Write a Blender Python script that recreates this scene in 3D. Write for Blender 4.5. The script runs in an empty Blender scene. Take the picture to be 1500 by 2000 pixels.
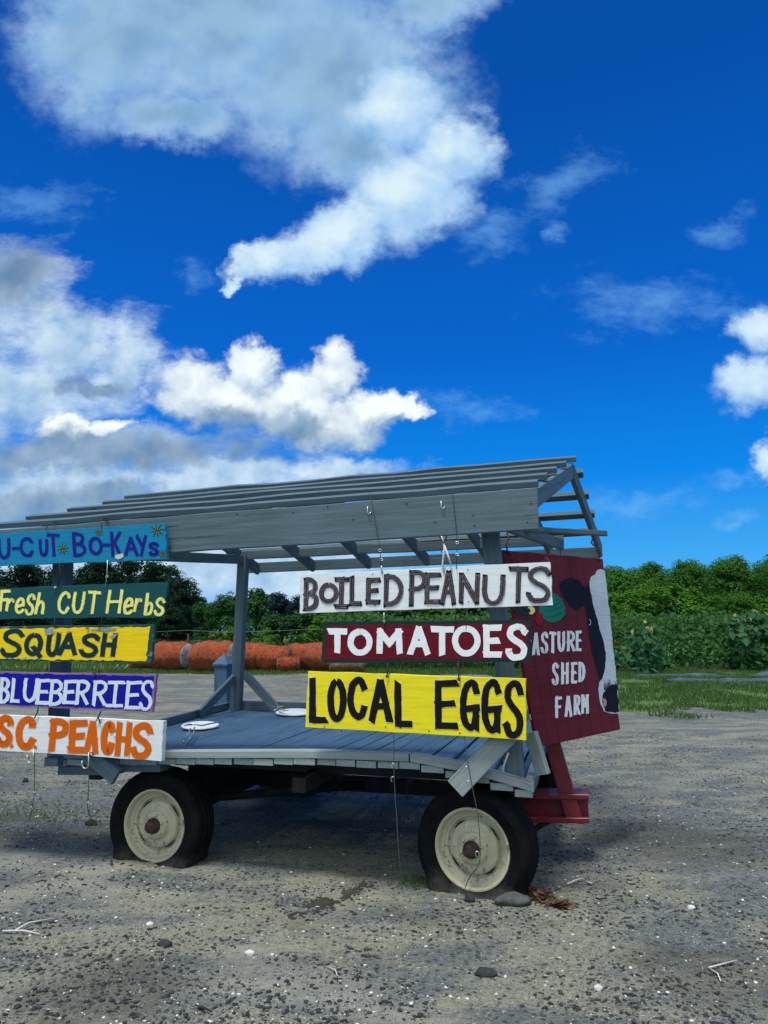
import bpy, bmesh, math, random
import numpy as np
from mathutils import Vector, noise as mnoise
random.seed(7); rng = np.random.default_rng(7)
R = math.radians
scene = bpy.context.scene
COL = scene.collection

# ------------------------------------------------------------------ camera
EYE, PITCH, FPX = 1.48, R(9.13), 1444.0
cam = bpy.data.cameras.new('camera'); cam.lens = FPX / 2000 * 36; cam.sensor_width = 36
cam.clip_start = 0.05; cam.clip_end = 3000
camo = bpy.data.objects.new('camera', cam); COL.objects.link(camo)
camo.location = (0, 0, EYE); camo.rotation_euler = (R(90) + PITCH, 0, 0)
scene.camera = camo
scene.view_settings.view_transform = 'Standard'; scene.view_settings.look = 'None'
scene.view_settings.exposure = 0.1; scene.view_settings.gamma = 1.0

# sight line through a point of the 1500x2000 photograph (for surveying real planes)
CAMP = np.array([0, 0, EYE])
def ray(px, py):
    x = (px - 750) / FPX; y = -(py - 1000) / FPX
    return np.array([x, math.cos(PITCH) - y * math.sin(PITCH), math.sin(PITCH) + y * math.cos(PITCH)])
def on_ground(px, py, z=0.0):
    r = ray(px, py); return CAMP + r * ((z - EYE) / r[2])
def at_dist(px, py, Y):
    r = ray(px, py); return CAMP + r * (Y / r[1])
AZ = R(15.8)
U = np.array([math.cos(AZ), -math.sin(AZ), 0]); D = np.array([math.sin(AZ), math.cos(AZ), 0]); ZV = np.array([0, 0, 1.0])
ORG = np.array([0.50557, 4.51193, 0.0])                # foot of the near front wheel
def W(s, t, z): return ORG + U * s + D * t + ZV * z     # wagon axes: along, across, up
def on_plane(px, py, p0, n):
    r = ray(px, py); return CAMP + r * (np.dot(p0 - CAMP, n) / np.dot(r, n))
def fp(px, py, t): return on_plane(px, py, ORG + D * t, D)

# ------------------------------------------------------------------ shader node helper
class G:
    def __init__(s, nt): s.nt = nt; s.n = nt.nodes; s.l = nt.links
    def set(s, inp, v):
        if isinstance(v, bpy.types.NodeSocket): s.l.new(v, inp)
        elif v is not None:
            if hasattr(inp.default_value, '__len__'):
                if isinstance(v, (int, float)): v = (v,) * len(inp.default_value)
                v = tuple(v)
                if len(inp.default_value) == 4 and len(v) == 3: v = v + (1,)
            inp.default_value = v
    def m(s, op, a, b=None, c=None, clamp=False):
        x = s.n.new('ShaderNodeMath'); x.operation = op; x.use_clamp = clamp
        s.set(x.inputs[0], a)
        if b is not None: s.set(x.inputs[1], b)
        if c is not None: s.set(x.inputs[2], c)
        return x.outputs[0]
    def v(s, op, a, b=None):
        x = s.n.new('ShaderNodeVectorMath'); x.operation = op; s.set(x.inputs[0], a)
        if b is not None:
            if op == 'SCALE': s.set(x.inputs[3], b)
            else: s.set(x.inputs[1], b)
        return x.outputs[1] if op in ('LENGTH', 'DOT_PRODUCT', 'DISTANCE') else x.outputs[0]
    def noise(s, vec, scale, detail=4, rough=.55, dist=0, col=False):
        x = s.n.new('ShaderNodeTexNoise'); s.set(x.inputs['Vector'], vec)
        x.inputs['Scale'].default_value = scale; x.inputs['Detail'].default_value = detail
        x.inputs['Roughness'].default_value = rough; x.inputs['Distortion'].default_value = dist
        return x.outputs['Color'] if col else x.outputs['Fac']
    def voro(s, vec, scale, rand=1.0, feat='F1', out='Distance'):
        x = s.n.new('ShaderNodeTexVoronoi'); s.set(x.inputs['Vector'], vec); x.feature = feat
        x.inputs['Scale'].default_value = scale; x.inputs['Randomness'].default_value = rand
        return x.outputs[out]
    def mix(s, f, a, b, blend='MIX'):
        x = s.n.new('ShaderNodeMix'); x.data_type = 'RGBA'; x.blend_type = blend
        s.set(x.inputs[0], f); s.set(x.inputs[6], a); s.set(x.inputs[7], b)
        return x.outputs[2]
    def ss(s, x, lo, hi):
        n = s.n.new('ShaderNodeMapRange'); n.interpolation_type = 'SMOOTHSTEP'
        s.set(n.inputs[0], x); n.inputs[1].default_value = lo; n.inputs[2].default_value = hi
        return n.outputs[0]
    def lin(s, x, lo, hi, a=0., b=1.):
        n = s.n.new('ShaderNodeMapRange'); s.set(n.inputs[0], x)
        for i, q in enumerate((lo, hi, a, b)): n.inputs[i + 1].default_value = q
        return n.outputs[0]
    def map(s, vec, loc=(0, 0, 0), rot=(0, 0, 0), scale=(1, 1, 1), kind='POINT'):
        x = s.n.new('ShaderNodeMapping'); x.vector_type = kind; s.set(x.inputs[0], vec)
        for i, q in enumerate((loc, rot, scale)): x.inputs[i + 1].default_value = q
        return x.outputs[0]
    def sep(s, vec):
        x = s.n.new('ShaderNodeSeparateXYZ'); s.set(x.inputs[0], vec); return x.outputs
    def comb(s, a, b, c):
        x = s.n.new('ShaderNodeCombineXYZ')
        for i, q in enumerate((a, b, c)): s.set(x.inputs[i], q)
        return x.outputs[0]
    def attr(s, name, out='Vector'):
        x = s.n.new('ShaderNodeAttribute'); x.attribute_name = name; return x.outputs[out]
    def bump(s, h, strength=.5, dist=.01):
        x = s.n.new('ShaderNodeBump'); x.inputs['Strength'].default_value = strength
        x.inputs['Distance'].default_value = dist; s.set(x.inputs['Height'], h); return x.outputs[0]

# ------------------------------------------------------------------ sun and sky
SUN_DIR = Vector((-0.18, -0.26, 1.0)).normalized()
SUN_EL = math.asin(SUN_DIR.z); SUN_ROT = math.atan2(SUN_DIR.x, SUN_DIR.y)
sun = bpy.data.lights.new('sun', 'SUN'); sun.energy = 3.5; sun.angle = R(12); sun.color = (1, .975, .92)
suno = bpy.data.objects.new('sun', sun); COL.objects.link(suno)
suno.rotation_euler = (-SUN_DIR).to_track_quat('-Z', 'Y').to_euler()

world = bpy.data.worlds.new('World'); scene.world = world; world.use_nodes = True
world.cycles.sampling_method = 'MANUAL'; world.cycles.sample_map_resolution = 512
def build_world():
    g = G(world.node_tree); g.n.clear()
    out = g.n.new('ShaderNodeOutputWorld'); bg = g.n.new('ShaderNodeBackground')
    g.l.new(bg.outputs[0], out.inputs[0]); bg.inputs[1].default_value = 0.1
    sky = g.n.new('ShaderNodeTexSky'); sky.sky_type = 'NISHITA'; sky.sun_disc = False
    sky.sun_elevation = SUN_EL; sky.sun_rotation = SUN_ROT; sky.air_density = 1.0; sky.dust_density = .3; sky.ozone_density = 2.0
    co = g.n.new('ShaderNodeTexCoord').outputs['Generated']
    x, y, z = g.sep(co)
    ay = g.m('MAXIMUM', g.m('ABSOLUTE', y), .04)
    qx = g.m('DIVIDE', g.m('MULTIPLY', x, 14.44), ay); qy = g.m('DIVIDE', g.m('MULTIPLY', z, 14.44), ay)
    q = g.comb(qx, qy, 0)
    # deeper, more saturated blue than the bare sky model
    zc = g.m('MAXIMUM', z, 0.0)
    grade = g.n.new('ShaderNodeValToRGB'); g.set(grade.inputs[0], zc)
    e = grade.color_ramp.elements
    stops = [(0.0, (.13, .45, .88)), (.10, (.04, .37, .86)), (.20, (.0, .23, .80)), (.36, (.0, .122, .58)), (.62, (.0, .074, .385)), (1, (.0, .07, .34))]
    e[0].position = 0; e[0].color = stops[0][1] + (1,); e[1].position = 1; e[1].color = stops[-1][1] + (1,)
    for p, c in stops[1:-1]:
        k = e.new(p); k.color = c + (1,)
    base = g.mix(.965, g.v('SCALE', sky.outputs[0], .06), grade.outputs[0])
    # cloud layers
    wn = g.noise(q, .42, 7, .6, col=True)
    wv = g.v('SCALE', g.v('SUBTRACT', wn, (.5, .5, .5)), 1.7)
    wv = g.v('MULTIPLY', wv, (1, 1, 0))
    qw = g.v('ADD', q, wv)
    wn2 = g.noise(q, 2.2, 6, .62, col=True)
    qw = g.v('ADD', qw, g.v('MULTIPLY', g.v('SUBTRACT', wn2, (.5, .5, .5)), (.75, .6, 0)))
    def cq(px, py):
        r = ray(px, py); return r[0] / r[1] * 14.44, r[2] / r[1] * 14.44
    last = [None]
    def field(lst, vec):
        f = None
        if last[0] is not None: vec = g.v('ADD', vec, g.m('MULTIPLY', last[0], 1e-7))   # evaluate the groups one after another
        for (px, py, rx, ry, rot) in lst:
            cx, cy = cq(px, py); k = (cq(px + 10, py)[0] - cx) / .1; k2 = -(cq(px, py + 10)[1] - cy) / .1
            mv = g.map(vec, (cx, cy, 0), (0, 0, R(rot)), (rx / 100 * k, ry / 100 * k2, 1), 'TEXTURE')
            v_ = g.m('SUBTRACT', 1.0, g.v('LENGTH', mv))
            f = v_ if f is None else g.m('SMOOTH_MAX', f, v_, .18)
        last[0] = f
        return f
    big = [(400, 20, 400, 215, 0), (640, 150, 290, 200, -20), (205, 70, 190, 190, 0), (850, 15, 130, 75, 0), (330, 225, 150, 60, 0), (680, 300, 120, 75, -35)]
    hook = [(775, 215, 95, 120, 0), (885, 290, 115, 100, 0), (800, 390, 140, 105, 30), (660, 455, 165, 62, 16), (520, 500, 80, 48, 30), (458, 548, 30, 18, 35), (1500, 655, 78, 60, 0), (1480, 760, 104, 58, 12), (1505, 902, 54, 50, 0)]
    cum = [(372, 752, 92, 76, 0), (502, 712, 58, 62, 0), (450, 780, 130, 78, 0), (560, 790, 130, 76, 0), (650, 738, 58, 66, 0), (650, 830, 120, 62, 0), (735, 800, 90, 40, 0), (790, 803, 42, 20, 0), (150, 846, 84, 30, 0), (232, 840, 62, 24, 0)]
    soft = [(200, 890, 420, 62, 0), (30, 570, 130, 110, 0), (130, 655, 180, 95, -20), (60, 760, 230, 130, 0), (240, 700, 80, 130, 0), (120, 960, 330, 110, 0), (430, 945, 330, 60, 5), (640, 925, 190, 32, 6), (300, 1090, 620, 120, 0), (560, 1130, 200, 70, 0)]
    wisp = [(395, 520, 48, 48, 0), (965, 450, 130, 60, 10), (1085, 450, 38, 28, 20), (1400, 446, 110, 40, 14), (1270, 590, 230, 80, 0), (60, 390, 180, 60, 0), (1240, 985, 170, 46, 0), (1440, 945, 110, 26, 4), (1450, 1018, 58, 20, 0), (1100, 350, 140, 60, 20), (900, 790, 140, 40, 0), (1440, 610, 100, 30, 10)]
    dark = [(150, 888, 330, 46, -2), (430, 884, 190, 36, 0), (400, 826, 110, 30, 0), (30, 540, 110, 75, 0), (190, 745, 90, 24, -8), (450, 838, 130, 40, 0), (250, 985, 160, 36, 0), (560, 835, 90, 40, 0), (60, 1010, 170, 60, 0), (640, 130, 330, 190, -15), (320, 60, 230, 170, 0)]
    n1 = g.noise(q, 1.0, 8, .56); n2 = g.noise(g.map(q, (3, 7, 0), (0, 0, R(12)), (.62, 1.2, 1)), 1.5, 7, .65); n3 = g.noise(q, 3.4, 6, .6)
    nn = g.m('ADD', g.m('MULTIPLY', g.m('SUBTRACT', n1, .5), .55), g.m('MULTIPLY', g.m('SUBTRACT', n3, .5), .22))
    fh0 = field(hook, qw); fc0 = field(cum, qw)
    fb = g.m('ADD', field(big, qw), nn); fh = g.m('ADD', fh0, nn); fc = g.m('ADD', fc0, nn)
    fs = g.m('ADD', field(soft, qw), g.m('MULTIPLY', g.m('SUBTRACT', n2, .5), 1.5))
    fw = g.m('ADD', field(wisp, qw), g.m('MULTIPLY', g.m('SUBTRACT', n2, .5), 2.4))
    fd = g.m('ADD', field(dark, qw), g.m('MULTIPLY', nn, .9))
    # relief of the billows: compare the density with itself a step towards the light
    sm = g.noise(q, .85, 4, .5); rel = g.m('SUBTRACT', sm, g.noise(g.v('ADD', q, (-.16, .36, 0)), .85, 4, .5))
    qo = g.v('ADD', qw, (-.10, .34, 0))
    rh = g.m('SUBTRACT', fh0, field(hook, qo)); rc = g.m('SUBTRACT', fc0, field(cum, qo))
    rl = g.lin(rel, -.16, .16, 0, 1)
    rlh = g.lin(g.m('ADD', g.m('MULTIPLY', rh, .35), rel), -.20, .24, 0, 1); rlc = g.lin(g.m('ADD', g.m('MULTIPLY', rc, .42), g.m('MULTIPLY', rel, .9)), -.22, .24, 0, 1)
    aw = g.m('MULTIPLY', g.ss(fw, .05, 1.3), .42)
    as_ = g.m('MULTIPLY', g.ss(fs, -.15, .75), .94)
    ab = g.ss(fb, -.16, .50); ah = g.ss(fh, -.08, .46); ac = g.ss(fc, -.04, .40)
    dk = g.ss(fd, -.22, .55)
    puff = g.ss(n1, .32, .68)
    c_w = (.20, .50, .90)
    c_s = g.mix(g.m('ADD', g.m('MULTIPLY', puff, .5), g.m('MULTIPLY', rl, .5)), (.25, .44, .68), (.74, .88, .97))
    c_s = g.mix(g.m('MULTIPLY', dk, .72), c_s, g.mix(rl, (.085, .165, .28), (.20, .31, .45)))
    c_b = g.mix(g.ss(fb, .0, .95), g.mix(rl, (.24, .46, .78), (.38, .58, .84)), g.mix(g.ss(sm, .35, .65), (.19, .36, .56), (.27, .46, .66)))
    hk = g.m('ADD', g.m('MULTIPLY', g.ss(fh, .05, 1.0), .40), g.m('MULTIPLY', rlh, .62))
    c_h = g.mix(hk, (.27, .50, .82), (.66, .82, .91))
    lit = g.m('ADD', g.m('MULTIPLY', g.ss(fc, .0, .7), .20), g.m('MULTIPLY', rlc, .85), clamp=True)
    c_c = g.mix(lit, (.24, .40, .60), (.88, .95, .97))
    c_c = g.mix(g.m('MULTIPLY', dk, .80), c_c, g.mix(rl, (.13, .24, .38), (.32, .46, .62)))
    col = g.mix(aw, base, c_w); col = g.mix(as_, col, c_s); col = g.mix(ab, col, c_b); col = g.mix(ah, col, c_h); col = g.mix(ac, col, c_c)
    # unseen half of the sky behind the photographer: bright cloud added as front fill
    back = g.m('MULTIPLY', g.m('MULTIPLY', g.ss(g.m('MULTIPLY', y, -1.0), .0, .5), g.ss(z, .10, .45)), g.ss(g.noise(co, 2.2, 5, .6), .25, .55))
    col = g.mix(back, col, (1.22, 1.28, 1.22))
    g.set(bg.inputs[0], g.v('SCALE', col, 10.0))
build_world()

# ------------------------------------------------------------------ object helpers
def tag(o, label=None, cat=None, group=None, kind=None):
    if label: o['label'] = label
    if cat: o['category'] = cat
    if group: o['group'] = group
    if kind: o['kind'] = kind
    return o
def empty(name, loc, label, cat, group=None, rz=0):
    o = bpy.data.objects.new(name, None); COL.objects.link(o); o.location = tuple(loc); o.rotation_euler = (0, 0, rz)
    o.empty_display_size = .1
    return tag(o, label, cat, group)
def origin_of(o):
    p = Vector((0, 0, 0))
    while o is not None: p += o.location; o = o.parent
    return np.array(p)

class MB:
    """collects vertices/faces; per vertex a 'grain' vector (metres along / across the piece)"""
    def __init__(s): s.v = []; s.f = []; s.m = []; s.g = []; s.sm = []
    def add(s, vs, fs, mat=0, grain=None, smooth=False):
        b = len(s.v); s.v += [tuple(map(float, p)) for p in vs]
        s.g += [tuple(map(float, q)) for q in (grain if grain is not None else vs)]
        for f in fs: s.f.append(tuple(i + b for i in f)); s.m.append(mat); s.sm.append(smooth)
        return s
    def board(s, a, b, wv, tv, mat=0, seg=0, ch=.004, wob=.0015):
        """chamfered timber from a to b; wv, tv: full width and thickness vectors (centred)"""
        a = np.array(a, float); b = np.array(b, float); wv = np.array(wv, float); tv = np.array(tv, float)
        L = np.linalg.norm(b - a); w = np.linalg.norm(wv); t = np.linalg.norm(tv)
        n = seg or max(1, int(L / .35)); off = rng.random(3) * 30
        cw, ct = ch / w, ch / t
        ring = [(-.5 + cw, -.5), (.5 - cw, -.5), (.5, -.5 + ct), (.5, .5 - ct), (.5 - cw, .5), (-.5 + cw, .5), (-.5, .5 - ct), (-.5, -.5 + ct)]
        vs = []; gr = []
        for i in range(n + 1):
            k = i / n; c = a + (b - a) * k
            j = rng.normal(0, wob, 2) if 0 < i < n else (0, 0)
            for (p, q) in ring:
                vs.append(c + wv * p + tv * q + (wv / w) * j[0] + (tv / t) * j[1]); gr.append((off[0] + L * k, off[1] + p * w, off[2] + q * t))
        fs = []
        for i in range(n):
            for k in range(8):
                a0 = i * 8 + k; a1 = i * 8 + (k + 1) % 8
                fs.append((a0, a1, a1 + 8, a0 + 8))
        fs.append(tuple(range(7, -1, -1))); fs.append(tuple(n * 8 + k for k in range(8)))
        return s.add(vs, fs, mat, gr)
    def tube(s, pts, r, mat=0, n=6, close=True):
        pts = [np.array(p, float) for p in pts]; vs = []; fs = []
        rs = r if hasattr(r, '__len__') else [r] * len(pts)
        prev = None
        for i, p in enumerate(pts):
            t = pts[min(i + 1, len(pts) - 1)] - pts[max(i - 1, 0)]; t = t / (np.linalg.norm(t) + 1e-9)
            if prev is None:
                ax = np.array([0, 0, 1.]) if abs(t[2]) < .9 else np.array([1., 0, 0]); e = np.cross(t, ax)
            else: e = prev - t * np.dot(prev, t)
            e = e / (np.linalg.norm(e) + 1e-9); prev = e; h = np.cross(t, e)
            for k in range(n):
                a_ = 2 * math.pi * k / n; vs.append(p + (e * math.cos(a_) + h * math.sin(a_)) * rs[i])
        for i in range(len(pts) - 1):
            for k in range(n):
                k1 = (k + 1) % n; fs.append((i * n + k, i * n + k1, (i + 1) * n + k1, (i + 1) * n + k))
        if close: fs.append(tuple(range(n - 1, -1, -1))); fs.append(tuple((len(pts) - 1) * n + k for k in range(n)))
        return s.add(vs, fs, mat, None, True)
    def lathe(s, prof, n=48, mat=0, post=None, smooth=True, crease=False):
        """profile (r, a): turned about local Y, a counted towards -Y"""
        vs = []; fs = []
        if crease:
            for q0, q1 in zip(prof[:-1], prof[1:]): s.lathe([q0, q1], n, mat, post, smooth)
            return s
        for (r, a) in prof:
            for k in range(n):
                th = 2 * math.pi * k / n; p = np.array([r * math.cos(th), -a, r * math.sin(th)])
                vs.append(post(p) if post else p)
        for i in range(len(prof) - 1):
            for k in range(n):
                k1 = (k + 1) % n; fs.append((i * n + k, (i + 1) * n + k, (i + 1) * n + k1, i * n + k1))
        return s.add(vs, fs, mat, None, smooth)
    def build(s, name, mats, parent=None, local=False):
        me = bpy.data.meshes.new(name)
        off = np.zeros(3) if (local or parent is None) else origin_of(parent)
        me.from_pydata([tuple(np.array(p) - off) for p in s.v], [], s.f)
        for m_ in (mats if isinstance(mats, (list, tuple)) else [mats]): me.materials.append(m_)
        me.polygons.foreach_set('material_index', s.m); me.polygons.foreach_set('use_smooth', s.sm)
        at = me.attributes.new('grain', 'FLOAT_VECTOR', 'POINT'); at.data.foreach_set('vector', [c for q in s.g for c in q])
        me.update()
        o = bpy.data.objects.new(name, me); COL.objects.link(o)
        if parent is not None: o.parent = parent
        return o

# ------------------------------------------------------------------ materials
def mat(name):
    m_ = bpy.data.materials.new(name); m_.use_nodes = True
    g = G(m_.node_tree); b = g.n['Principled BSDF']; return m_, g, b
def painted_wood(name, col, under=(.20, .17, .14), wear=.5, rough=.6, var=.35, bump=.35, crack=True):
    m_, g, b = mat(name); gr = g.attr('grain')
    st = g.noise(g.map(gr, scale=(2.2, 45, 45)), 1, 6, .65)
    fine = g.noise(g.map(gr, scale=(8, 190, 190)), 1, 3, .6)
    blot = g.noise(gr, 2.3, 5, .65)
    c = g.mix(g.lin(blot, .3, .7, 0, var), col, [q * .62 for q in col])
    c = g.mix(g.lin(st, .35, .72, 0, var * .9), c, [min(1, q * 1.65 + .012) for q in col])
    wmask = g.ss(g.m('ADD', g.m('MULTIPLY', st, .6), g.m('MULTIPLY', g.noise(gr, 5, 6, .7), .5)), 1.02 - wear * .45, 1.12 - wear * .45)
    c = g.mix(wmask, c, under)
    if crack:
        ck = g.ss(g.noise(g.map(gr, scale=(1.1, 75, 75)), 1, 4, .55), .655, .70)
        c = g.mix(g.m('MULTIPLY', ck, .8), c, [q * .16 for q in col])
    kn = g.voro(g.map(gr, scale=(2.2, 9, 9)), 1.0); c = g.mix(g.m('MULTIPLY', g.ss(kn, .085, .05), .6), c, [q * .3 for q in col])
    g.set(b.inputs['Base Color'], c); b.inputs['Roughness'].default_value = rough; b.inputs['Specular IOR Level'].default_value = .22
    g.set(b.inputs['Normal'], g.bump(g.m('ADD', g.m('MULTIPLY', st, .7), g.m('MULTIPLY', fine, .5)), bump, .006))
    return m_
def sign_paint(name, col, wear=.12, under=(.30, .27, .22), rough=.55, var=.22):
    m_, g, b = mat(name); gr = g.attr('grain')
    st = g.noise(g.map(gr, scale=(5, 70, 70)), 1, 5, .65); bl = g.noise(gr, 6, 5, .65)
    c = g.mix(g.lin(st, .42, .66, 0, var), col, [q * .52 for q in col])
    c = g.mix(g.lin(bl, .4, .75, 0, var * .6), c, [min(.9, q * 1.15 + .012) for q in col])
    wm = g.ss(g.m('ADD', g.m('MULTIPLY', st, .45), g.m('MULTIPLY', g.noise(gr, 11, 6, .7), .55)), .735 - wear * .6, .785 - wear * .6)
    c = g.mix(g.m('MULTIPLY', wm, .8), c, under)
    g.set(b.inputs['Base Color'], c); b.inputs['Roughness'].default_value = rough; b.inputs['Specular IOR Level'].default_value = .08
    g.set(b.inputs['Normal'], g.bump(st, .25, .004)); return m_
def simple(name, col, rough=.6, metal=0., nscale=30, var=.3, bump=.2):
    m_, g, b = mat(name); co = g.n.new('ShaderNodeTexCoord').outputs['Object']
    n = g.noise(co, nscale, 5, .65)
    g.set(b.inputs['Base Color'], g.mix(g.lin(n, .35, .7, 0, 1), [q * (1 - var) for q in col], [min(1, q * (1 + var)) for q in col]))
    b.inputs['Roughness'].default_value = rough; b.inputs['Metallic'].default_value = metal
    if bump: g.set(b.inputs['Normal'], g.bump(n, bump, .004))
    return m_
def leaf_mat(name, dark, light, trans=.35, vscale=.35):
    m_, g, b = mat(name)
    oi = g.n.new('ShaderNodeObjectInfo').outputs['Random']; rn = g.attr('rnd', 'Fac')
    co = g.n.new('ShaderNodeTexCoord').outputs['Object']
    n = g.noise(co, vscale, 3, .6)
    f = g.m('ADD', g.m('MULTIPLY', rn, .38), g.m('ADD', g.m('MULTIPLY', g.lin(n, .3, .7, 0, 1), .36), g.m('MULTIPLY', g.m('SUBTRACT', oi, .2), .5)), clamp=True)
    c = g.mix(f, dark, light)
    g.set(b.inputs['Base Color'], c); b.inputs['Roughness'].default_value = .6; b.inputs['Specular IOR Level'].default_value = .10
    tr = g.n.new('ShaderNodeBsdfTranslucent'); g.set(tr.inputs[0], g.mix(.5, c, (light[0] * 1.4, light[1] * 1.3, light[2] * .6)))
    mx = g.n.new('ShaderNodeMixShader'); mx.inputs[0].default_value = trans
    g.l.new(b.outputs[0], mx.inputs[1]); g.l.new(tr.outputs[0], mx.inputs[2]); g.l.new(mx.outputs[0], g.n['Material Output'].inputs[0])
    return m_
M = {}
M['grey'] = painted_wood('grey painted timber', (.082, .126, .148), under=(.13, .14, .135), wear=.48, var=.62)
M['greydeck'] = painted_wood('blue grey deck paint', (.048, .108, .175), under=(.11, .145, .17), wear=.48, rough=.62, var=.9)
M['weathered'] = painted_wood('weathered grey edging', (.235, .28, .275), under=(.17, .165, .135), wear=.72, var=.5)
M['redboard'] = painted_wood('barn red panel', (.105, .011, .018), under=(.05, .02, .02), wear=.05, var=.35, crack=False, bump=.2, rough=.5); M['redboard'].node_tree.nodes['Principled BSDF'].inputs['Specular IOR Level'].default_value = .08
M['rubber'] = None
def rubber():
    m_, g, b = mat('old tyre rubber'); co = g.n.new('ShaderNodeTexCoord').outputs['Object']
    n = g.noise(co, 9, 6, .7); n2 = g.noise(co, 60, 4, .6); z = g.sep(co)[2]
    dirt = g.m('MULTIPLY', g.ss(g.m('ADD', g.m('MULTIPLY', z, -3.2), g.m('MULTIPLY', n, .9)), .85, 1.5), .55)
    c = g.mix(g.lin(n, .35, .7), (.004, .005, .006), (.010, .011, .011)); c = g.mix(dirt, c, (.10, .095, .08))
    g.set(b.inputs['Base Color'], c); b.inputs['Roughness'].default_value = .8; b.inputs['Specular IOR Level'].default_value = .08
    g.set(b.inputs['Normal'], g.bump(g.m('ADD', n, n2), .3, .004)); return m_
M['rubber'] = rubber()
def rimpaint():
    m_, g, b = mat('cream wheel paint'); co = g.n.new('ShaderNodeTexCoord').outputs['Object']
    n = g.noise(co, 7, 6, .7); n2 = g.noise(co, 38, 6, .7); z = g.sep(co)[2]
    c = g.mix(g.lin(n, .35, .7), (.42, .40, .26), (.58, .555, .39))
    c = g.mix(g.m('MULTIPLY', g.ss(g.m('ADD', n2, g.m('MULTIPLY', n, .4)), .765, .85), .72), c, (.12, .07, .04))
    c = g.mix(g.m('MULTIPLY', g.ss(g.m('ADD', g.m('MULTIPLY', z, -2.5), g.m('MULTIPLY', n, .8)), .62, 1.05), .45), c, (.20, .18, .14))
    g.set(b.inputs['Base Color'], c); b.inputs['Roughness'].default_value = .5
    g.set(b.inputs['Normal'], g.bump(g.m('ADD', n, g.m('MULTIPLY', n2, .5)), .3, .006)); return m_
M['rim'] = rimpaint()
M['rust'] = simple('rusty hub', (.065, .032, .026), .6, .3, 60, .5, .4)
M['iron'] = simple('dark chassis iron', (.012, .011, .011), .8, 0, 20, .4)
M['darkwood'] = simple('dark under timber', (.020, .019, .019), .85, 0, 14, .4)
M['redmetal'] = simple('red painted tongue', (.17, .012, .022), .42, 0, 25, .35)
M['slot'] = simple('dark slot', (.008, .007, .006), .9)
M['wire'] = simple('grey wire', (.10, .095, .09), .5, .6, 80)
M['darkwire'] = simple('black wire', (.018, .017, .017), .6, .2, 80)
M['steel'] = simple('bright zinc hook', (.55, .58, .58), .35, .8, 60, .2)
M['rope'] = simple('pale rope', (.55, .56, .52), .9, 0, 200, .3)
M['white'] = sign_paint('white sign paint', (.74, .79, .80), .09, (.42, .43, .40), var=.26)
M['whiteworn'] = sign_paint('worn white sign paint', (.70, .74, .74), .22, (.30, .31, .28), var=.22)
M['turq'] = sign_paint('turquoise sign paint', (.010, .215, .40), .08, (.33, .28, .24), var=.35)
M['teal'] = sign_paint('dark teal sign paint', (.012, .075, .085), .10, (.30, .36, .36), var=.3)
M['dkgreen'] = sign_paint('dark green sign paint', (.012, .034, .030), .06, (.22, .20, .17))
M['bordergreen'] = sign_paint('green border paint', (.020, .075, .060), .30, (.27, .28, .22))
M['yellow'] = sign_paint('yellow sign paint', (.84, .60, .012), .12, (.34, .25, .13), var=.32)
M['lemon'] = sign_paint('lemon sign paint', (.82, .70, .022), .09, (.55, .45, .08), var=.34)
M['crimson'] = sign_paint('crimson sign paint', (.13, .008, .020), .06, (.05, .010, .014), var=.4)
M['blue'] = sign_paint('deep blue sign paint', (.010, .010, .30), .04, (.02, .02, .15))
M['pink'] = sign_paint('mauve border paint', (.24, .13, .29), .25, (.30, .27, .27))
M['l_blue'] = sign_paint('blue violet letters', (.014, .018, .22), .03, (.03, .08, .25))
M['l_cream'] = sign_paint('pale yellow letters', (.80, .78, .23), .03, (.5, .5, .3))
M['l_pale'] = sign_paint('pale blue white letters', (.63, .72, .80), .04, (.40, .42, .55))
M['l_orange'] = sign_paint('orange letters', (.62, .118, .006), .03, (.5, .16, .05), var=.18)
M['l_peach'] = sign_paint('pale peach outline', (.70, .36, .24), .05)
M['l_black'] = sign_paint('black letters', (.010, .009, .009), .02, (.05, .045, .03), var=.4)
M['l_white'] = sign_paint('white letters', (.80, .83, .83), .03, (.6, .55, .55), var=.1)
M['l_grey'] = sign_paint('grey marker letters', (.105, .085, .095), .30, (.26, .24, .25), var=.6)
M['l_edge'] = sign_paint('dark marker outline', (.012, .009, .010), .03, (.04, .03, .03))
M['l_olive'] = sign_paint('olive outline', (.36, .36, .10), .1)
M['l_dull'] = sign_paint('chalky white letters', (.68, .73, .74), .05, (.30, .18, .19), var=.15)
M['cowblack'] = sign_paint('black cow paint', (.008, .008, .014), .02, (.02, .02, .03), var=.4)
M['cowwhite'] = sign_paint('grey white cow paint', (.47, .54, .60), .12, (.30, .34, .38), var=.35)
M['melon'] = sign_paint('melon green paint', (.014, .17, .12), .02, (.02, .12, .09), var=.4)
M['melondark'] = sign_paint('melon stripe paint', (.006, .06, .06), .02)
M['tomred'] = sign_paint('painted tomato red', (.20, .012, .022), .02)
M['pinknose'] = sign_paint('pink nose paint', (.44, .20, .27), .02)
M['starolive'] = sign_paint('olive star paint', (.22, .24, .03), .05)

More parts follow.
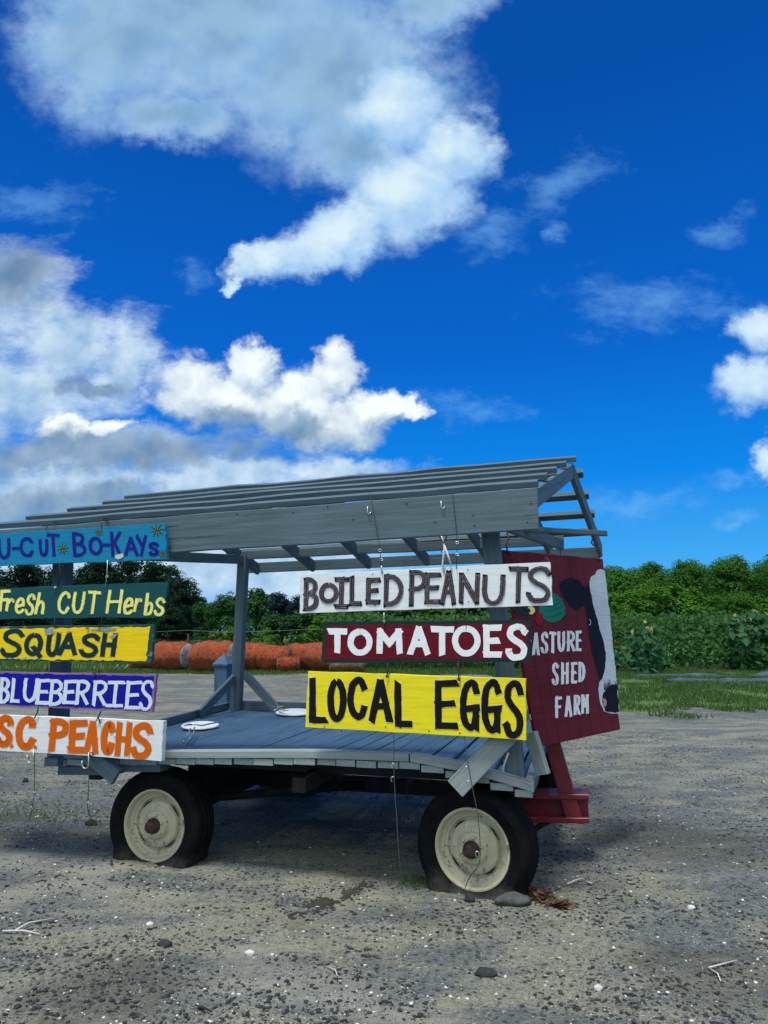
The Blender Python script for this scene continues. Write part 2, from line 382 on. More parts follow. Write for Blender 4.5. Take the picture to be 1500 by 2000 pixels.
# ------------------------------------------------------------------ ground
def soil_mat():
    m_, g, b = mat('sandy gravel'); co = g.n.new('ShaderNodeTexCoord').outputs['Object']
    big = g.noise(co, .55, 5, .6); mid = g.noise(g.map(co, scale=(1, 2.2, 1)), 1.7, 6, .65); fine = g.noise(co, 26, 6, .7); grit = g.noise(co, 120, 3, .6)
    sand = g.mix(g.lin(fine, .3, .7), (.142, .145, .104), (.262, .265, .205))
    grav = g.mix(g.lin(fine, .3, .7), (.054, .066, .065), (.172, .190, .182))
    f = g.ss(g.m('ADD', g.m('MULTIPLY', big, .55), g.m('MULTIPLY', mid, .6)), .52, .63)
    c = g.mix(f, sand, grav)
    # asphalt crumbs and pale shell bits
    vd = g.voro(co, 34); vc = g.voro(co, 34, out='Color'); vr = g.sep(vc)[0]
    crumb = g.m('MULTIPLY', g.ss(vd, .42, .28), g.ss(g.m('ADD', vr, g.m('MULTIPLY', g.m('SUBTRACT', mid, .5), 1.6)), .62, .72))
    c = g.mix(g.m('MULTIPLY', crumb, .85), c, (.028, .031, .036))
    vd2 = g.voro(co, 75); vr2 = g.sep(g.voro(co, 75, out='Color'))[1]
    crumb2 = g.m('MULTIPLY', g.ss(vd2, .45, .3), g.ss(g.m('ADD', vr2, g.m('MULTIPLY', g.m('SUBTRACT', mid, .5), 1.3)), .55, .65))
    c = g.mix(g.m('MULTIPLY', crumb2, .7), c, (.045, .049, .054))
    sh = g.m('MULTIPLY', g.ss(g.voro(co, 52), .30, .18), g.ss(g.sep(g.voro(co, 52, out='Color'))[2], .90, .93))
    c = g.mix(g.m('MULTIPLY', sh, .8), c, (.50, .51, .49))
    sp = g.noise(co, 70, 5, .8); c = g.mix(g.m('MULTIPLY', g.ss(sp, .52, .66), .7), c, (.045, .050, .048)); c = g.mix(g.m('MULTIPLY', g.ss(sp, .44, .34), .5), c, (.40, .42, .38))
    sp2 = g.noise(g.map(co, (2, 7, 0)), 14, 5, .75); c = g.mix(g.m('MULTIPLY', g.ss(sp2, .54, .68), .5), c, (.055, .060, .058))
    # packed wheel tracks swinging past the wagon, and patches of darker organic soil
    for cx, cy, r0 in ((14, -6, 17.6), (14, -6, 19.2), (9, 40, 28.5), (9, 40, 30.1), (-12, -9, 15.6), (-12, -9, 17.1)):
        dd = g.m('ADD', g.v('DISTANCE', co, (cx, cy, 0)), g.m('MULTIPLY', g.m('SUBTRACT', mid, .5), .35))
        tr = g.m('MULTIPLY', g.ss(g.m('ABSOLUTE', g.m('SUBTRACT', dd, r0)), .24, .06), g.ss(big, .40, .60))
        c = g.mix(g.m('MULTIPLY', tr, .5), c, (.27, .265, .22))
    for cx, cy, r0, a_ in ((-3.5, 5.7, 1.15, .75), (-1.05, 3.35, .42, .55), (-4.6, 7.4, 1.2, .6), (2.1, 5.6, .8, .6), (3.2, 5.0, .7, .45), (1.5, 3.5, .5, .4)):
        pm = g.ss(g.m('ADD', g.m('DIVIDE', g.v('DISTANCE', co, (cx, cy, 0)), r0), g.m('MULTIPLY', g.m('SUBTRACT', mid, .5), 2.6)), 1.0, .45)
        c = g.mix(g.m('MULTIPLY', pm, a_), c, (.042, .042, .034))
    damp = g.ss(g.noise(g.map(co, (5, 2, 0)), .9, 5, .6), .60, .72)
    streak = g.noise(g.map(co, scale=(.35, 1.6, 1)), 1.6, 6, .65)
    c = g.mix(g.m('MULTIPLY', g.ss(streak, .50, .72), .45), c, (.070, .078, .076)); c = g.mix(g.m('MULTIPLY', g.ss(streak, .44, .28), .35), c, (.33, .345, .30))
    c = g.mix(g.m('MULTIPLY', damp, .65), c, (.055, .055, .042))
    g.set(b.inputs['Base Color'], c); b.inputs['Roughness'].default_value = .9; b.inputs['Specular IOR Level'].default_value = .25
    h = g.m('ADD', g.m('MULTIPLY', mid, .9), g.m('ADD', g.m('MULTIPLY', fine, .5), g.m('ADD', g.m('MULTIPLY', grit, .2), g.m('ADD', g.m('MULTIPLY', crumb, .35), g.m('MULTIPLY', sh, .3)))))
    g.set(b.inputs['Normal'], g.bump(h, .8, .03)); return m_
def meadow_mat():
    m_, g, b = mat('meadow turf'); co = g.n.new('ShaderNodeTexCoord').outputs['Object']
    n = g.noise(co, .08, 4, .6); n2 = g.noise(co, 1.4, 5, .7)
    c = g.mix(g.lin(n, .35, .65), (.060, .135, .030), (.115, .20, .045)); c = g.mix(g.lin(n2, .35, .7, 0, .6), c, (.040, .085, .020))
    g.set(b.inputs['Base Color'], c); b.inputs['Roughness'].default_value = .9; g.set(b.inputs['Normal'], g.bump(n2, .6, .15)); return m_
M['soil'] = soil_mat(); M['meadow'] = meadow_mat()
def hgt(x, y):
    a = mnoise.noise((x * .55, y * .55, 3.1)) * .020 + mnoise.noise((x * 1.9, y * 1.9, 9.7)) * .011 + mnoise.noise((x * 6, y * 6, 1.7)) * .005
    return a - .004
def gz(y): return float(np.interp(y, [31, 58, 130, 400], [-.10, 1.02, 1.36, 1.42]))
def grid(name, xs, ys, zf, m_, kind='structure'):
    vs = [(x, y, zf(x, y)) for y in ys for x in xs]; nx = len(xs)
    fs = [(j * nx + i, j * nx + i + 1, (j + 1) * nx + i + 1, (j + 1) * nx + i) for j in range(len(ys) - 1) for i in range(nx - 1)]
    me = bpy.data.meshes.new(name); me.from_pydata(vs, [], fs); me.materials.append(m_)
    me.polygons.foreach_set('use_smooth', [True] * len(fs)); me.update()
    o = bpy.data.objects.new(name, me); COL.objects.link(o)
    if kind: o['kind'] = kind
    return o
grid('ground', np.linspace(-900, 900, 31), np.array([-120, -40, 10, 31, 34, 40, 46, 52, 58, 75, 100, 130, 200, 300, 400, 700, 1500.]), lambda x, y: gz(y), M['meadow'])
def lot_far(x):   # far edge of the bare gravel, as distance from the viewer
    return 14.6 + 1.2 * mnoise.noise((x * .5, 0, 5)) + .8 * mnoise.noise((x * 1.6, 2, 5)) if x > 3.6 else 26.5 + 1.3 * mnoise.noise((x * .3, 4, 1))
def build_lot():
    ys = np.concatenate([np.linspace(-14, 2.4, 10), np.arange(2.5, 8, .05), np.arange(8, 14, .12), np.arange(14, 30, .35)])
    xs = np.concatenate([np.linspace(-40, -8, 18), np.arange(-7.9, 8, .11), np.linspace(8, 40, 18)])
    def zf(x, y):
        edge = lot_far(x) - y
        return hgt(x, y) + (0 if edge > 0 else max(-.2, edge * .12))
    grid('gravel_lot', xs, ys, zf, M['soil'])
build_lot()

# ------------------------------------------------------------------ wagon
wag = empty('farm_wagon', W(-1.25, 1.15, 0), 'grey wooden flatbed hay wagon with slatted gable roof and flat black tyres', 'wagon')
def part(mb, name, m_, parent=wag): return mb.build(name, m_, parent)
ZF = [(-2.95, .60), (-2.83, .625), (-1.97, .668), (-.98, .715), (-.34, .722), (.02, .672), (.35, .590), (.6, .52)]
def zfront(s): return float(np.interp(s, [a for a, _ in ZF], [b for _, b in ZF]))
def zdeck(s, t):
    k = min(1, max(0, (t + .1) / 2.5)); zb = .705 + .008 * math.sin(s * 2)
    e = k ** .75
    return zfront(s) * (1 - e) + zb * e
S0, S1, TF, TB = -2.83, .37, -.10, 2.42
def build_deck():
    mb = MB(); s = S0; i = 0
    while s < S1 - .05:
        w = random.uniform(.125, .142); w = min(w, S1 - s); gap = random.choice([.004, .006, .009, .013])
        off = rng.random(3) * 20; dz = random.uniform(-.004, .004); tf = TF + random.uniform(-.012, .012)
        n = 9; ring = []
        vs = []; gr = []
        for k in range(n + 1):
            t = tf + (TB - tf) * k / n
            for (q, zz) in ((0.0, 0), (1, 0), (1, -.038), (0, -.038)):
                ss_ = s + gap / 2 + (w - gap) * q
                vs.append(W(ss_, t, zdeck(s + w / 2, t) + dz + zz)); gr.append((off[0] + t, off[1] + q * w, off[2] + zz))
        fs = []
        for k in range(n):
            for c in range(4):
                a = k * 4 + c; b = k * 4 + (c + 1) % 4; fs.append((a, b, b + 4, a + 4))
        mb.add(vs, fs, 0, gr); b0 = len(mb.v) - len(vs)
        for e_ in ((3, 2, 1, 0), tuple(n * 4 + c for c in range(4))): mb.f.append(tuple(i_ + b0 for i_ in e_)); mb.m.append(1); mb.sm.append(False)
        s += w
    part(mb, 'deck', [M['greydeck'], M['weathered']])
build_deck()
def curved_board(name, sa, sb, t, zoff, w, h, m_, n=10, s_or_t='s', zfun=None):
    """edge board following the sagging deck"""
    mb = MB(); off = rng.random(3) * 20; vs = []; gr = []; fs = []
    for k in range(n + 1):
        q = sa + (sb - sa) * k / n
        for (a, c) in ((-w / 2, 0), (w / 2 - .004, 0), (w / 2, .004), (w / 2, h - .004), (w / 2 - .004, h), (-w / 2 + .004, h), (-w / 2, h - .004), (-w / 2, .004)):
            if s_or_t == 's': p = W(q, t + a, (zfun or (lambda s: zdeck(s, t)))(q) + zoff + c)
            else: p = W(t + a, q, zdeck(t, q) + zoff + c)
            vs.append(p); gr.append((off[0] + q, off[1] + a, off[2] + c))
    for k in range(n):
        for c in range(8):
            a = k * 8 + c; b = k * 8 + (c + 1) % 8; fs.append((a, b, b + 8, a + 8))
    fs += [tuple(range(7, -1, -1)), tuple(n * 8 + c for c in range(8))]
    mb.add(vs, fs, 0, gr); return part(mb, name, m_)
curved_board('deck_edge_board', S0 - .02, -1.98, TF + .03, .003, .085, .042, M['weathered'])
curved_board('deck_edge_board', -1.975, -.345, TF + .03, .004, .085, .042, M['weathered'])
curved_board('deck_edge_board', -.335, S1, TF + .03, .005, .085, .045, M['weathered'])
curved_board('deck_edge_board', S0 + .06, S1 - .02, TB - .045, .002, .045, .085, M['grey'])
curved_board('deck_edge_board', TF + .08, TB - .075, S0 + .025, .002, .042, .07, M['grey'], s_or_t='t')
curved_board('deck_edge_board', TF + .08, TB - .075, S1 - .03, .002, .042, .05, M['weathered'], s_or_t='t')
# posts
def post(a, b, w=.09, th=.09, m_='grey', name='post'):
    mb = MB(); mb.board(a, b, U * w, D * th, ch=.005); return part(mb, name, M[m_])
post(fp(1009, 1526, .03), fp(957, 1030, .03), .105)
post(fp(113, 1492, .03), fp(124, 1070, .03), .115)
post(W(-2.695, 2.33, .71), fp(476, 1084, 2.33), .095)
post(W(.46, 2.33, .70), W(.42, 2.33, 2.20), .095)
# braces
def brace(a, b, w=.09, th=.038, m_='grey', flat='U', name='brace'):
    a = np.array(a); b = np.array(b); l = (b - a) / np.linalg.norm(b - a)
    n = (D if flat == 'D' else U) if isinstance(flat, str) else np.array(flat)
    wv = np.cross(l, n); wv = wv / np.linalg.norm(wv); n2 = np.cross(wv, l)
    mb = MB(); mb.board(a, b, wv * w, n2 * th); return part(mb, name, M[m_])
brace(fp(1012, 1412, -.16), fp(890, 1540, -.165), .118, .036, 'weathered', 'D')
brace(fp(1036, 1430, .02), fp(1061, 1512, .02), .085, .036, 'weathered', D * .8 + U * .5)
brace(fp(170, 1468, -.165), fp(228, 1517, -.165), .11, .036, 'grey', 'D')
brace(fp(480, 1318, 2.26), fp(541, 1386, 2.26), .085, .036, 'grey', 'D')
brace(W(-2.70, 2.27, 1.02), W(-2.75, 1.72, .735), .085, .036, 'grey', 'U')
mb = MB(); mb.board(fp(97, 1486, -.12), fp(122, 1486, -.12), ZV * .055, D * .10); part(mb, 'post_block', M['grey'])
mb = MB(); mb.board(W(S0 + .02, .02, .545), W(S0 + .35, .02, .560), ZV * .06, D * .14); part(mb, 'post_block', M['grey'])
mb = MB(); mb.board(W(-2.33, .0, .585), W(-2.02, .0, .60), ZV * .05, D * .12); part(mb, 'post_block', M['grey'])
# roof frame
SK = .14                                          # the roof is racked: ends run back at a slant
def zr(s, t):                                     # underside of the slats
    tilt = .027 * (s - .44)
    base = 2.305 + (t + .15) * .325 if t <= 1.22 else 2.75 - (t - 1.22) * .338
    return base + tilt
fas = MB(); fas.board(W(-3.80, -.15, 2.060), W(.449, -.15, 2.182), ZV * .245, D * .045, wob=.002); 
for px, py in ((795, 984), (924, 1006), (927, 1027), (1037, 984), (1030, 1020), (572, 1001), (463, 1005), (690, 1015), (640, 990), (400, 1040), (850, 1020)):
    fas.add([fp(px + 1.6 * math.cos(a), py + 1.5 * math.sin(a), -.1745) for a in np.linspace(0, 6.28, 8)[:-1]], [tuple(range(7))], 1)
part(fas, 'fascia_beam', [M['grey'], M['slot']])
bf = MB(); bf.board(W(-2.80, 2.66, 2.135), W(.815, 2.66, 2.20), ZV * .105, D * .04); part(bf, 'fascia_beam', M['grey'])
pl = MB(); pl.board(W(-2.74, 2.33, 2.235), W(.50, 2.33, 2.285), ZV * .085, D * .045); part(pl, 'plate_beam', M['grey'])
pl = MB(); pl.board(W(-3.05, .03, 2.045), W(.36, .03, 2.16), ZV * .10, D * .045); part(pl, 'plate_beam', M['grey'])
for sf, sb in ((.16, .42), (-2.90, -2.72)):
    mb = MB(); mb.board(W(sf + .075, -.09, 2.115 if sf > 0 else 2.03), W(sb + .06, 2.30, 2.24 if sf > 0 else 2.19), ZV * .09, U * .038); part(mb, 'tie_beam', M['grey'])
def rafter(sm):
    for (t0, t1) in ((-.125, 1.2), (1.24, 2.635)):
        s0 = sm + SK * (t0 - 1.22); s1 = sm + SK * (t1 - 1.22)
        a = W(s0, t0, zr(s0, t0) - .068); b = W(s1, t1, zr(s1, t1) - .068)
        mb = MB(); mb.board(a, b, ZV * .115, U * .038); part(mb, 'rafter', M['grey'])
for sm in (.615, .17, -.43, -1.03, -1.63, -2.23, -2.85): rafter(sm)
SL = [(-.12, -3.85, .452), (.20, -3.42, .49), (.53, -3.32, .535), (.86, -3.24, .59), (1.185, -3.26, .655),
      (1.44, -3.16, .70), (1.78, -3.1, .735), (2.11, -3.0, .775), (2.44, -2.9, .80)]
for i, (t, a, b) in enumerate(SL):
    dz = .024; sl = np.array([0, 0, 0])
    nrm = D + ZV * (.325 if t < 1.22 else -.338); nrm = nrm / np.linalg.norm(nrm); up = np.cross(U, nrm)
    mb = MB(); mb.board(W(a, t, zr(a, t) + dz), W(b, t, zr(b, t) + dz), nrm * .088, up * .040, wob=.004); part(mb, 'roof_slat', M['grey'])
# the plank laid across the right end that carries the big panel
mb = MB(); mb.board(fp(925, 1030, .06), at_dist(1186, 1042, 5.55), ZV * .035, D * .085); part(mb, 'cross_plank', M['grey'])
# chassis
ch = MB()
for t in (.42, 1.15, 1.9): ch.board(W(-2.65, t, .60), W(.2, t, .60), ZV * .12, D * .09)
for s in (-2.6, -1.1, .12): ch.board(W(s, .06, .52), W(s, 2.25, .52), ZV * .09, U * .09)
part(ch, 'chassis', M['darkwood'])
for s in (0.0, -2.08):
    ax = MB(); ax.board(W(s, .10, .26), W(s, 2.2, .26), ZV * .10, U * .09); ax.board(W(s, .5, .40), W(s, 1.8, .40), ZV * .24, U * .12)
    part(ax, 'axle', M['iron'])
rp = MB(); rp.board(W(-2.1, 1.15, .33), W(.05, 1.15, .33), ZV * .10, D * .10)
rp.tube([W(-2.0, .5, .30), W(-1.0, 1.1, .33)], .03); rp.tube([W(-2.0, 1.8, .30), W(-1.0, 1.2, .33)], .03); part(rp, 'reach_pole', M['iron'])
# wheels
RIM = [(.150, -.17), (.205, -.17), (.222, -.16), (.205, -.15), (.195, -.06), (.206, -.02), (.226, -.010), (.230, .0), (.226, .007), (.218, .006), (.210, -.004), (.206, -.022), (.202, -.034), (.188, -.038), (.184, -.046), (.172, -.050),
       (.164, -.066), (.155, -.068), (.149, -.052), (.142, -.040), (.128, -.034), (.106, -.032), (.094, -.024), (.084, -.006), (.076, .002), (.058, .005), (.048, .004), (.046, -.002), (.0, -.002)]
TYRE = [(.214, -.165), (.228, -.178), (.262, -.196), (.30, -.202), (.330, -.192), (.347, -.170), (.352, -.13), (.346, -.128), (.346, -.12), (.353, -.118), (.354, -.088), (.347, -.086), (.347, -.078), (.354, -.076), (.352, -.045), (.346, -.043), (.346, -.035), (.350, -.032), (.342, .0), (.326, .018), (.300, .028), (.292, .0295), (.288, .025), (.26, .021), (.236, .010), (.226, -.003), (.214, -.01)]
def wheel(s, t, zc, yaw, name='wheel'):
    loc = W(s, t, zc) - origin_of(wag)
    bm_ = MB(); bm_.lathe(RIM, 72, crease=True)
    w = bm_.build(name, M['rim'], wag, True); w.location = tuple(loc); w.rotation_euler = (0, 0, yaw)
    def flat(p):
        lo = -zc + .004
        if p[2] < lo + .05:
            d_ = lo + .05 - p[2]; r = math.hypot(p[0], p[2])
            k = max(0, min(1, (r - .228) / .06))
            out = -1 if p[1] < .085 else 1
            p = np.array([p[0] * (1 + .12 * min(1, d_ / .1) * k), p[1] + out * .045 * min(1, d_ / .08) * k, p[2]])
            if p[2] < lo: p[2] = lo - .02 * k * (1 if abs(p[1] - .085) > .1 else .6) + .006 * math.sin(p[0] * 37 + s)
        return p
    ty = MB(); ty.lathe(TYRE, 96, 0, flat)
    for k in range(72):                                           # shoulder lugs
        a = 2 * math.pi * k / 72; c_, s_ = math.cos(a), math.sin(a)
        for y0, y1 in ((.004, .03), (.136, .160)):
            vs = []
            for (da, rr, yy) in ((-.018, .3455, y0), (.018, .3455, y0), (.018, .3515, y1), (-.018, .3515, y1)):
                for r2 in (rr - .02, rr):
                    vs.append(flat(np.array([r2 * math.cos(a + da), yy, r2 * math.sin(a + da)])))
            ty.add(vs, [(1, 3, 5, 7), (0, 1, 7, 6), (2, 4, 5, 3), (0, 2, 3, 1), (4, 6, 7, 5)])
    ty.build('tyre', M['rubber'], w, True)
    hb = MB(); hb.lathe([(.050, .0), (.048, .018), (.040, .022), (.039, .046), (.034, .054), (.018, .058), (.0, .058)], 28); hb.build('hub_cap', M['rust'], w, True)
    for k in range(6):
        a = 2 * math.pi * (k + .3) / 6; c = np.array([.066 * math.cos(a), -.002, .066 * math.sin(a)])
        lg = MB(); lg.tube([c, c + np.array([0, -.010, 0]), c + np.array([0, -.017, 0])], [.0105, .0105, .007], n=6); lg.build('lug_nut', M['rim'], w, True)
    for k in range(4):
        sl = MB()
        a0 = R(38 + 90 * k); n = 10; vs = []
        for i in range(n + 1):
            a = a0 + R(34) * (i / n - .5); hw = .0050 * math.sin(math.pi * i / n) + .0006
            for rr in (.1535 - hw, .1535 + hw): vs.append((rr * math.cos(a), .0505, rr * math.sin(a)))
        sl.add(vs, [(2 * i, 2 * i + 2, 2 * i + 3, 2 * i + 1) for i in range(n)]); sl.build('rim_slot', M['slot'], w, True)
    return w
wheel(0.0, 0.0, .238, -R(27)); wheel(-2.095, 0.02, .222, -R(17.5))
wheel(0.06, 2.28, .30, -R(27) + math.pi); wheel(-2.06, 2.28, .28, -R(16) + math.pi)
# red tongue and prop
tg = MB()
def tp(px, py, t): return fp(px, py, t)
tg.board(tp(960, 1572, .86), tp(1149, 1575, .86), ZV * .15, D * .03)
for py in (1549, 1594): tg.board(tp(975, py, .86), tp(1150, py + 2, .86), ZV * .034, D * .20)
tg.board(tp(1010, 1640, 1.1), tp(1085, 1595, .95), ZV * .04, D * .05)
part(tg, 'tongue', M['redmetal'])
pr = MB(); pr.board(tp(1070, 1420, .80), tp(1124, 1606, .80), U * .105, D * .06); part(pr, 'tongue_prop', M['redmetal'])
wl = MB(); wl.tube([fp(993, 1470, -.02) + ZV * 0, fp(982, 1500, -.03), fp(985, 1522, -.03), fp(994, 1528, -.02)], .006); pass; part(wl, 'rope_end', M['rope'])

# ------------------------------------------------------------------ hand lettering
def cr(pts, n=7):
    P_ = [np.array(p, float) for p in pts]; out = []
    for i in range(len(P_) - 1):
        p0 = P_[max(i - 1, 0)]; p1 = P_[i]; p2 = P_[i + 1]; p3 = P_[min(i + 2, len(P_) - 1)]
        for k in range(n):
            t = k / n; out.append(.5 * ((2 * p1) + (-p0 + p2) * t + (2 * p0 - 5 * p1 + 4 * p2 - p3) * t * t + (-p0 + 3 * p1 - 3 * p2 + p3) * t ** 3))
    out.append(P_[-1]); return out
def ell(cx, cy, rx, ry, a0, a1, n=14): return [(cx + rx * math.cos(R(a0 + (a1 - a0) * i / n)), cy + ry * math.sin(R(a0 + (a1 - a0) * i / n))) for i in range(n + 1)]
l = lambda *p: list(p)
GL = {
 'A': [l((.02, 1), (.47, 0)), l((.53, 0), (.98, 1)), l((.22, .64), (.78, .64))],
 'B': [l((.02, 0), (.02, 1)), cr([(0, 0), (.5, .01), (.86, .13), (.84, .33), (.5, .46), (.05, .48)]), cr([(.05, .48), (.6, .5), (1, .66), (.95, .87), (.55, .99), (0, 1)])],
 'C': [cr([(1, .20), (.82, .03), (.5, 0), (.17, .15), (0, .5), (.15, .84), (.5, 1), (.82, .96), (1, .78)])],
 'D': [l((.02, 0), (.02, 1)), cr([(0, .01), (.5, .04), (.88, .24), (1, .5), (.86, .78), (.5, .96), (0, 1)])],
 'E': [l((.03, 0), (.03, 1)), l((0, .02), (1, .0)), l((0, .5), (.82, .48)), l((0, .99), (1, 1))],
 'F': [l((.03, 0), (.03, 1)), l((0, .02), (1, 0)), l((0, .48), (.82, .46))],
 'G': [cr([(.95, .18), (.78, .02), (.5, 0), (.16, .15), (.02, .5), (.14, .84), (.48, 1), (.78, .95), (.9, .78)]), l((.9, 1), (.9, .56)), l((.42, .57), (1, .55))],
 'H': [l((.03, 0), (.0, 1)), l((1, 0), (.97, 1)), l((0, .5), (1, .5))],
 'I': [l((.5, 0), (.5, 1)), l((0, .0), (1, .0)), l((0, 1), (1, 1))],
 'K': [l((.05, 0), (.05, 1)), l((1, .0), (.05, .58)), l((.3, .42), (1, 1))],
 'L': [l((.03, 0), (.03, 1)), l((0, .99), (1, 1))],
 'M': [l((.03, 1), (.06, 0)), l((.05, .02), (.5, .62)), l((.5, .62), (.95, .02)), l((.94, 0), (.98, 1))],
 'N': [l((.03, 0), (.02, 1)), l((.05, .0), (.95, 1)), l((.98, .0), (.97, 1))],
 'O': [ell(.5, .5, .5, .5, -90, 269, 24)],
 'P': [l((.03, 0), (.02, 1)), cr([(0, .01), (.55, .0), (.98, .13), (.95, .38), (.55, .5), (0, .52)])],
 'Q': [ell(.47, .45, .47, .45, -90, 269, 22), l((.52, .62), (.95, 1))],
 'R': [l((.03, 0), (.02, 1)), cr([(0, .01), (.55, .0), (.95, .13), (.92, .36), (.55, .49), (0, .52)]), l((.4, .5), (1, 1))],
 'S': [cr([(.98, .17), (.8, .03), (.5, 0), (.16, .09), (.1, .28), (.38, .44), (.74, .56), (.96, .74), (.82, .94), (.5, 1), (.18, .96), (0, .80)])],
 'T': [l((0, .0), (1, .02)), l((.5, .0), (.48, 1))],
 'U': [cr([(.02, 0), (.0, .55), (.14, .88), (.48, 1), (.82, .88), (.98, .55), (1, 0)])],
 'Y': [l((0, 0), (.52, .5)), l((1, 0), (.42, 1))],
 'e': [l((.10, .56), (.95, .42)), cr([(.97, .42), (.85, .08), (.45, .0), (.1, .25), (.02, .62), (.22, .95), (.6, 1), (1, .84)])],
 'r': [l((.1, 0), (.0, 1)), cr([(.08, .45), (.4, .1), (.75, .0), (1, .1)])],
 'h': [l((.15, 0), (.0, 1)), cr([(.1, .6), (.45, .42), (.85, .48), (.95, .7), (.9, 1)])],
 'b': [l((.05, 0), (.05, 1)), cr([(.05, .6), (.45, .45), (.9, .52), (1, .74), (.8, .95), (.4, 1), (.05, .95)])],
 '.': [l((.3, .5), (.7, .5))], '-': [l((0, .5), (1, .5))],
}
def resample(pts, step):
    P_ = [np.array(p, float) for p in pts]; out = [P_[0]]
    for a, b in zip(P_[:-1], P_[1:]):
        n = max(1, int(np.linalg.norm(b - a) / step))
        for k in range(1, n + 1): out.append(a + (b - a) * k / n)
    return out
class Sign:
    """board surveyed from four corners lying in one plane (p0, n = normal pointing away from the viewer)"""
    def __init__(s, name, quad, t, th, m_, label, cat='sign', p0=None, n=None, px_jit=.5):
        s.p0 = ORG + D * t if p0 is None else p0; s.n = D if n is None else n
        s.q = [np.array(q, float) for q in quad]; s.k = 0
        c = [s.pt(*q, 0) for q in s.q]; s.o = c[0]; s.ex = (c[1] - c[0]) / np.linalg.norm(c[1] - c[0]); s.ey = np.cross(s.n, s.ex) * -1
        base = (c[2] + c[3]) / 2
        s.root = empty(name, base, label, cat)
        ring = []
        for i in range(4):
            a, b = s.q[i], s.q[(i + 1) % 4]; n_ = 10
            for k in range(n_):
                p = a + (b - a) * k / n_
                if k: p = p + rng.normal(0, px_jit, 2)
                ring.append(p)
        f = [s.pt(*p, 0) for p in ring]; bk = [p + s.n * th for p in f]; N = len(f)
        # small arris
        cen = sum(f) / N; f2 = [p + (cen - p) / np.linalg.norm(cen - p) * .003 for p in f]; f1 = [p + s.n * .003 for p in f]
        off = rng.random(3) * 20
        mb = MB(); vs = f2 + f1 + bk
        fs = [tuple(range(N))] + [(i, i + N, (i + 1) % N + N, (i + 1) % N) for i in range(N)] + [(i + N, i + 2 * N, (i + 1) % N + 2 * N, (i + 1) % N + N) for i in range(N)] + [tuple(2 * N + i for i in range(N - 1, -1, -1))]
        s.off = off
        mb.add(vs, fs, 0, [s.gr(p) for p in vs]); s.board = mb.build('board', m_, s.root)
    def pt(s, px, py, h): return on_plane(px, py, s.p0 - s.n * h, s.n)
    def gr(s, p):
        d_ = p - s.o; return (s.off[0] + d_ @ s.ex, s.off[1] + d_[2], s.off[2] + d_ @ s.n)
    def poly(s, mb, pts, h, mi, jit=.35, step=6):
        ring = []
        for i in range(len(pts)):
            a = np.array(pts[i], float); b = np.array(pts[(i + 1) % len(pts)], float); n = max(1, int(np.linalg.norm(b - a) / step))
            for k in range(n): ring.append(a + (b - a) * k / n + (rng.normal(0, jit, 2)))
        vs = [s.pt(*p, h) for p in ring]; mb.add(vs, [tuple(range(len(vs)))], mi, [s.gr(p) for p in vs])
    def stroke(s, mb, pts, w, h, mi, jit=.4, ext=.45, taper=False):
        pts = resample(pts, 3.0); n = len(pts); L, Rr = [], []
        if n < 2: return
        d0 = pts[0] - pts[1]; d0 = d0 / (np.linalg.norm(d0) + 1e-6); d1 = pts[-1] - pts[-2]; d1 = d1 / (np.linalg.norm(d1) + 1e-6)
        if np.linalg.norm(pts[0] - pts[-1]) < w * .5 and n > 8: ext = 0
        if ext: pts = [pts[0] + d0 * w * ext] + pts + [pts[-1] + d1 * w * ext]; n += 2
        ja = 0; jb = 0; a_ = rng.normal(0, .13) * (ext > 0); b_ = rng.normal(0, .13) * (ext > 0)
        for i in range(n):
            t = pts[min(i + 1, n - 1)] - pts[max(i - 1, 0)]; t = t / (np.linalg.norm(t) + 1e-6); nn = np.array([-t[1], t[0]])
            ja = ja * .86 + rng.normal(0, jit) * .34; jb = jb * .86 + rng.normal(0, jit) * .34
            ww = w * (1 if not taper else (1 - .8 * abs(2 * i / (n - 1) - 1)))
            sk = t * w * (a_ if i == 0 else b_ if i == n - 1 else 0)
            L.append(pts[i] + nn * (ww / 2 + ja) + sk); Rr.append(pts[i] - nn * (ww / 2 + jb) - sk)
        vs = [s.pt(*p, h) for p in L] + [s.pt(*p, h) for p in Rr]
        mb.add(vs, [(i, i + 1, n + i + 1, n + i) for i in range(n - 1)], mi, [s.gr(p) for p in vs])
        s.k += 1
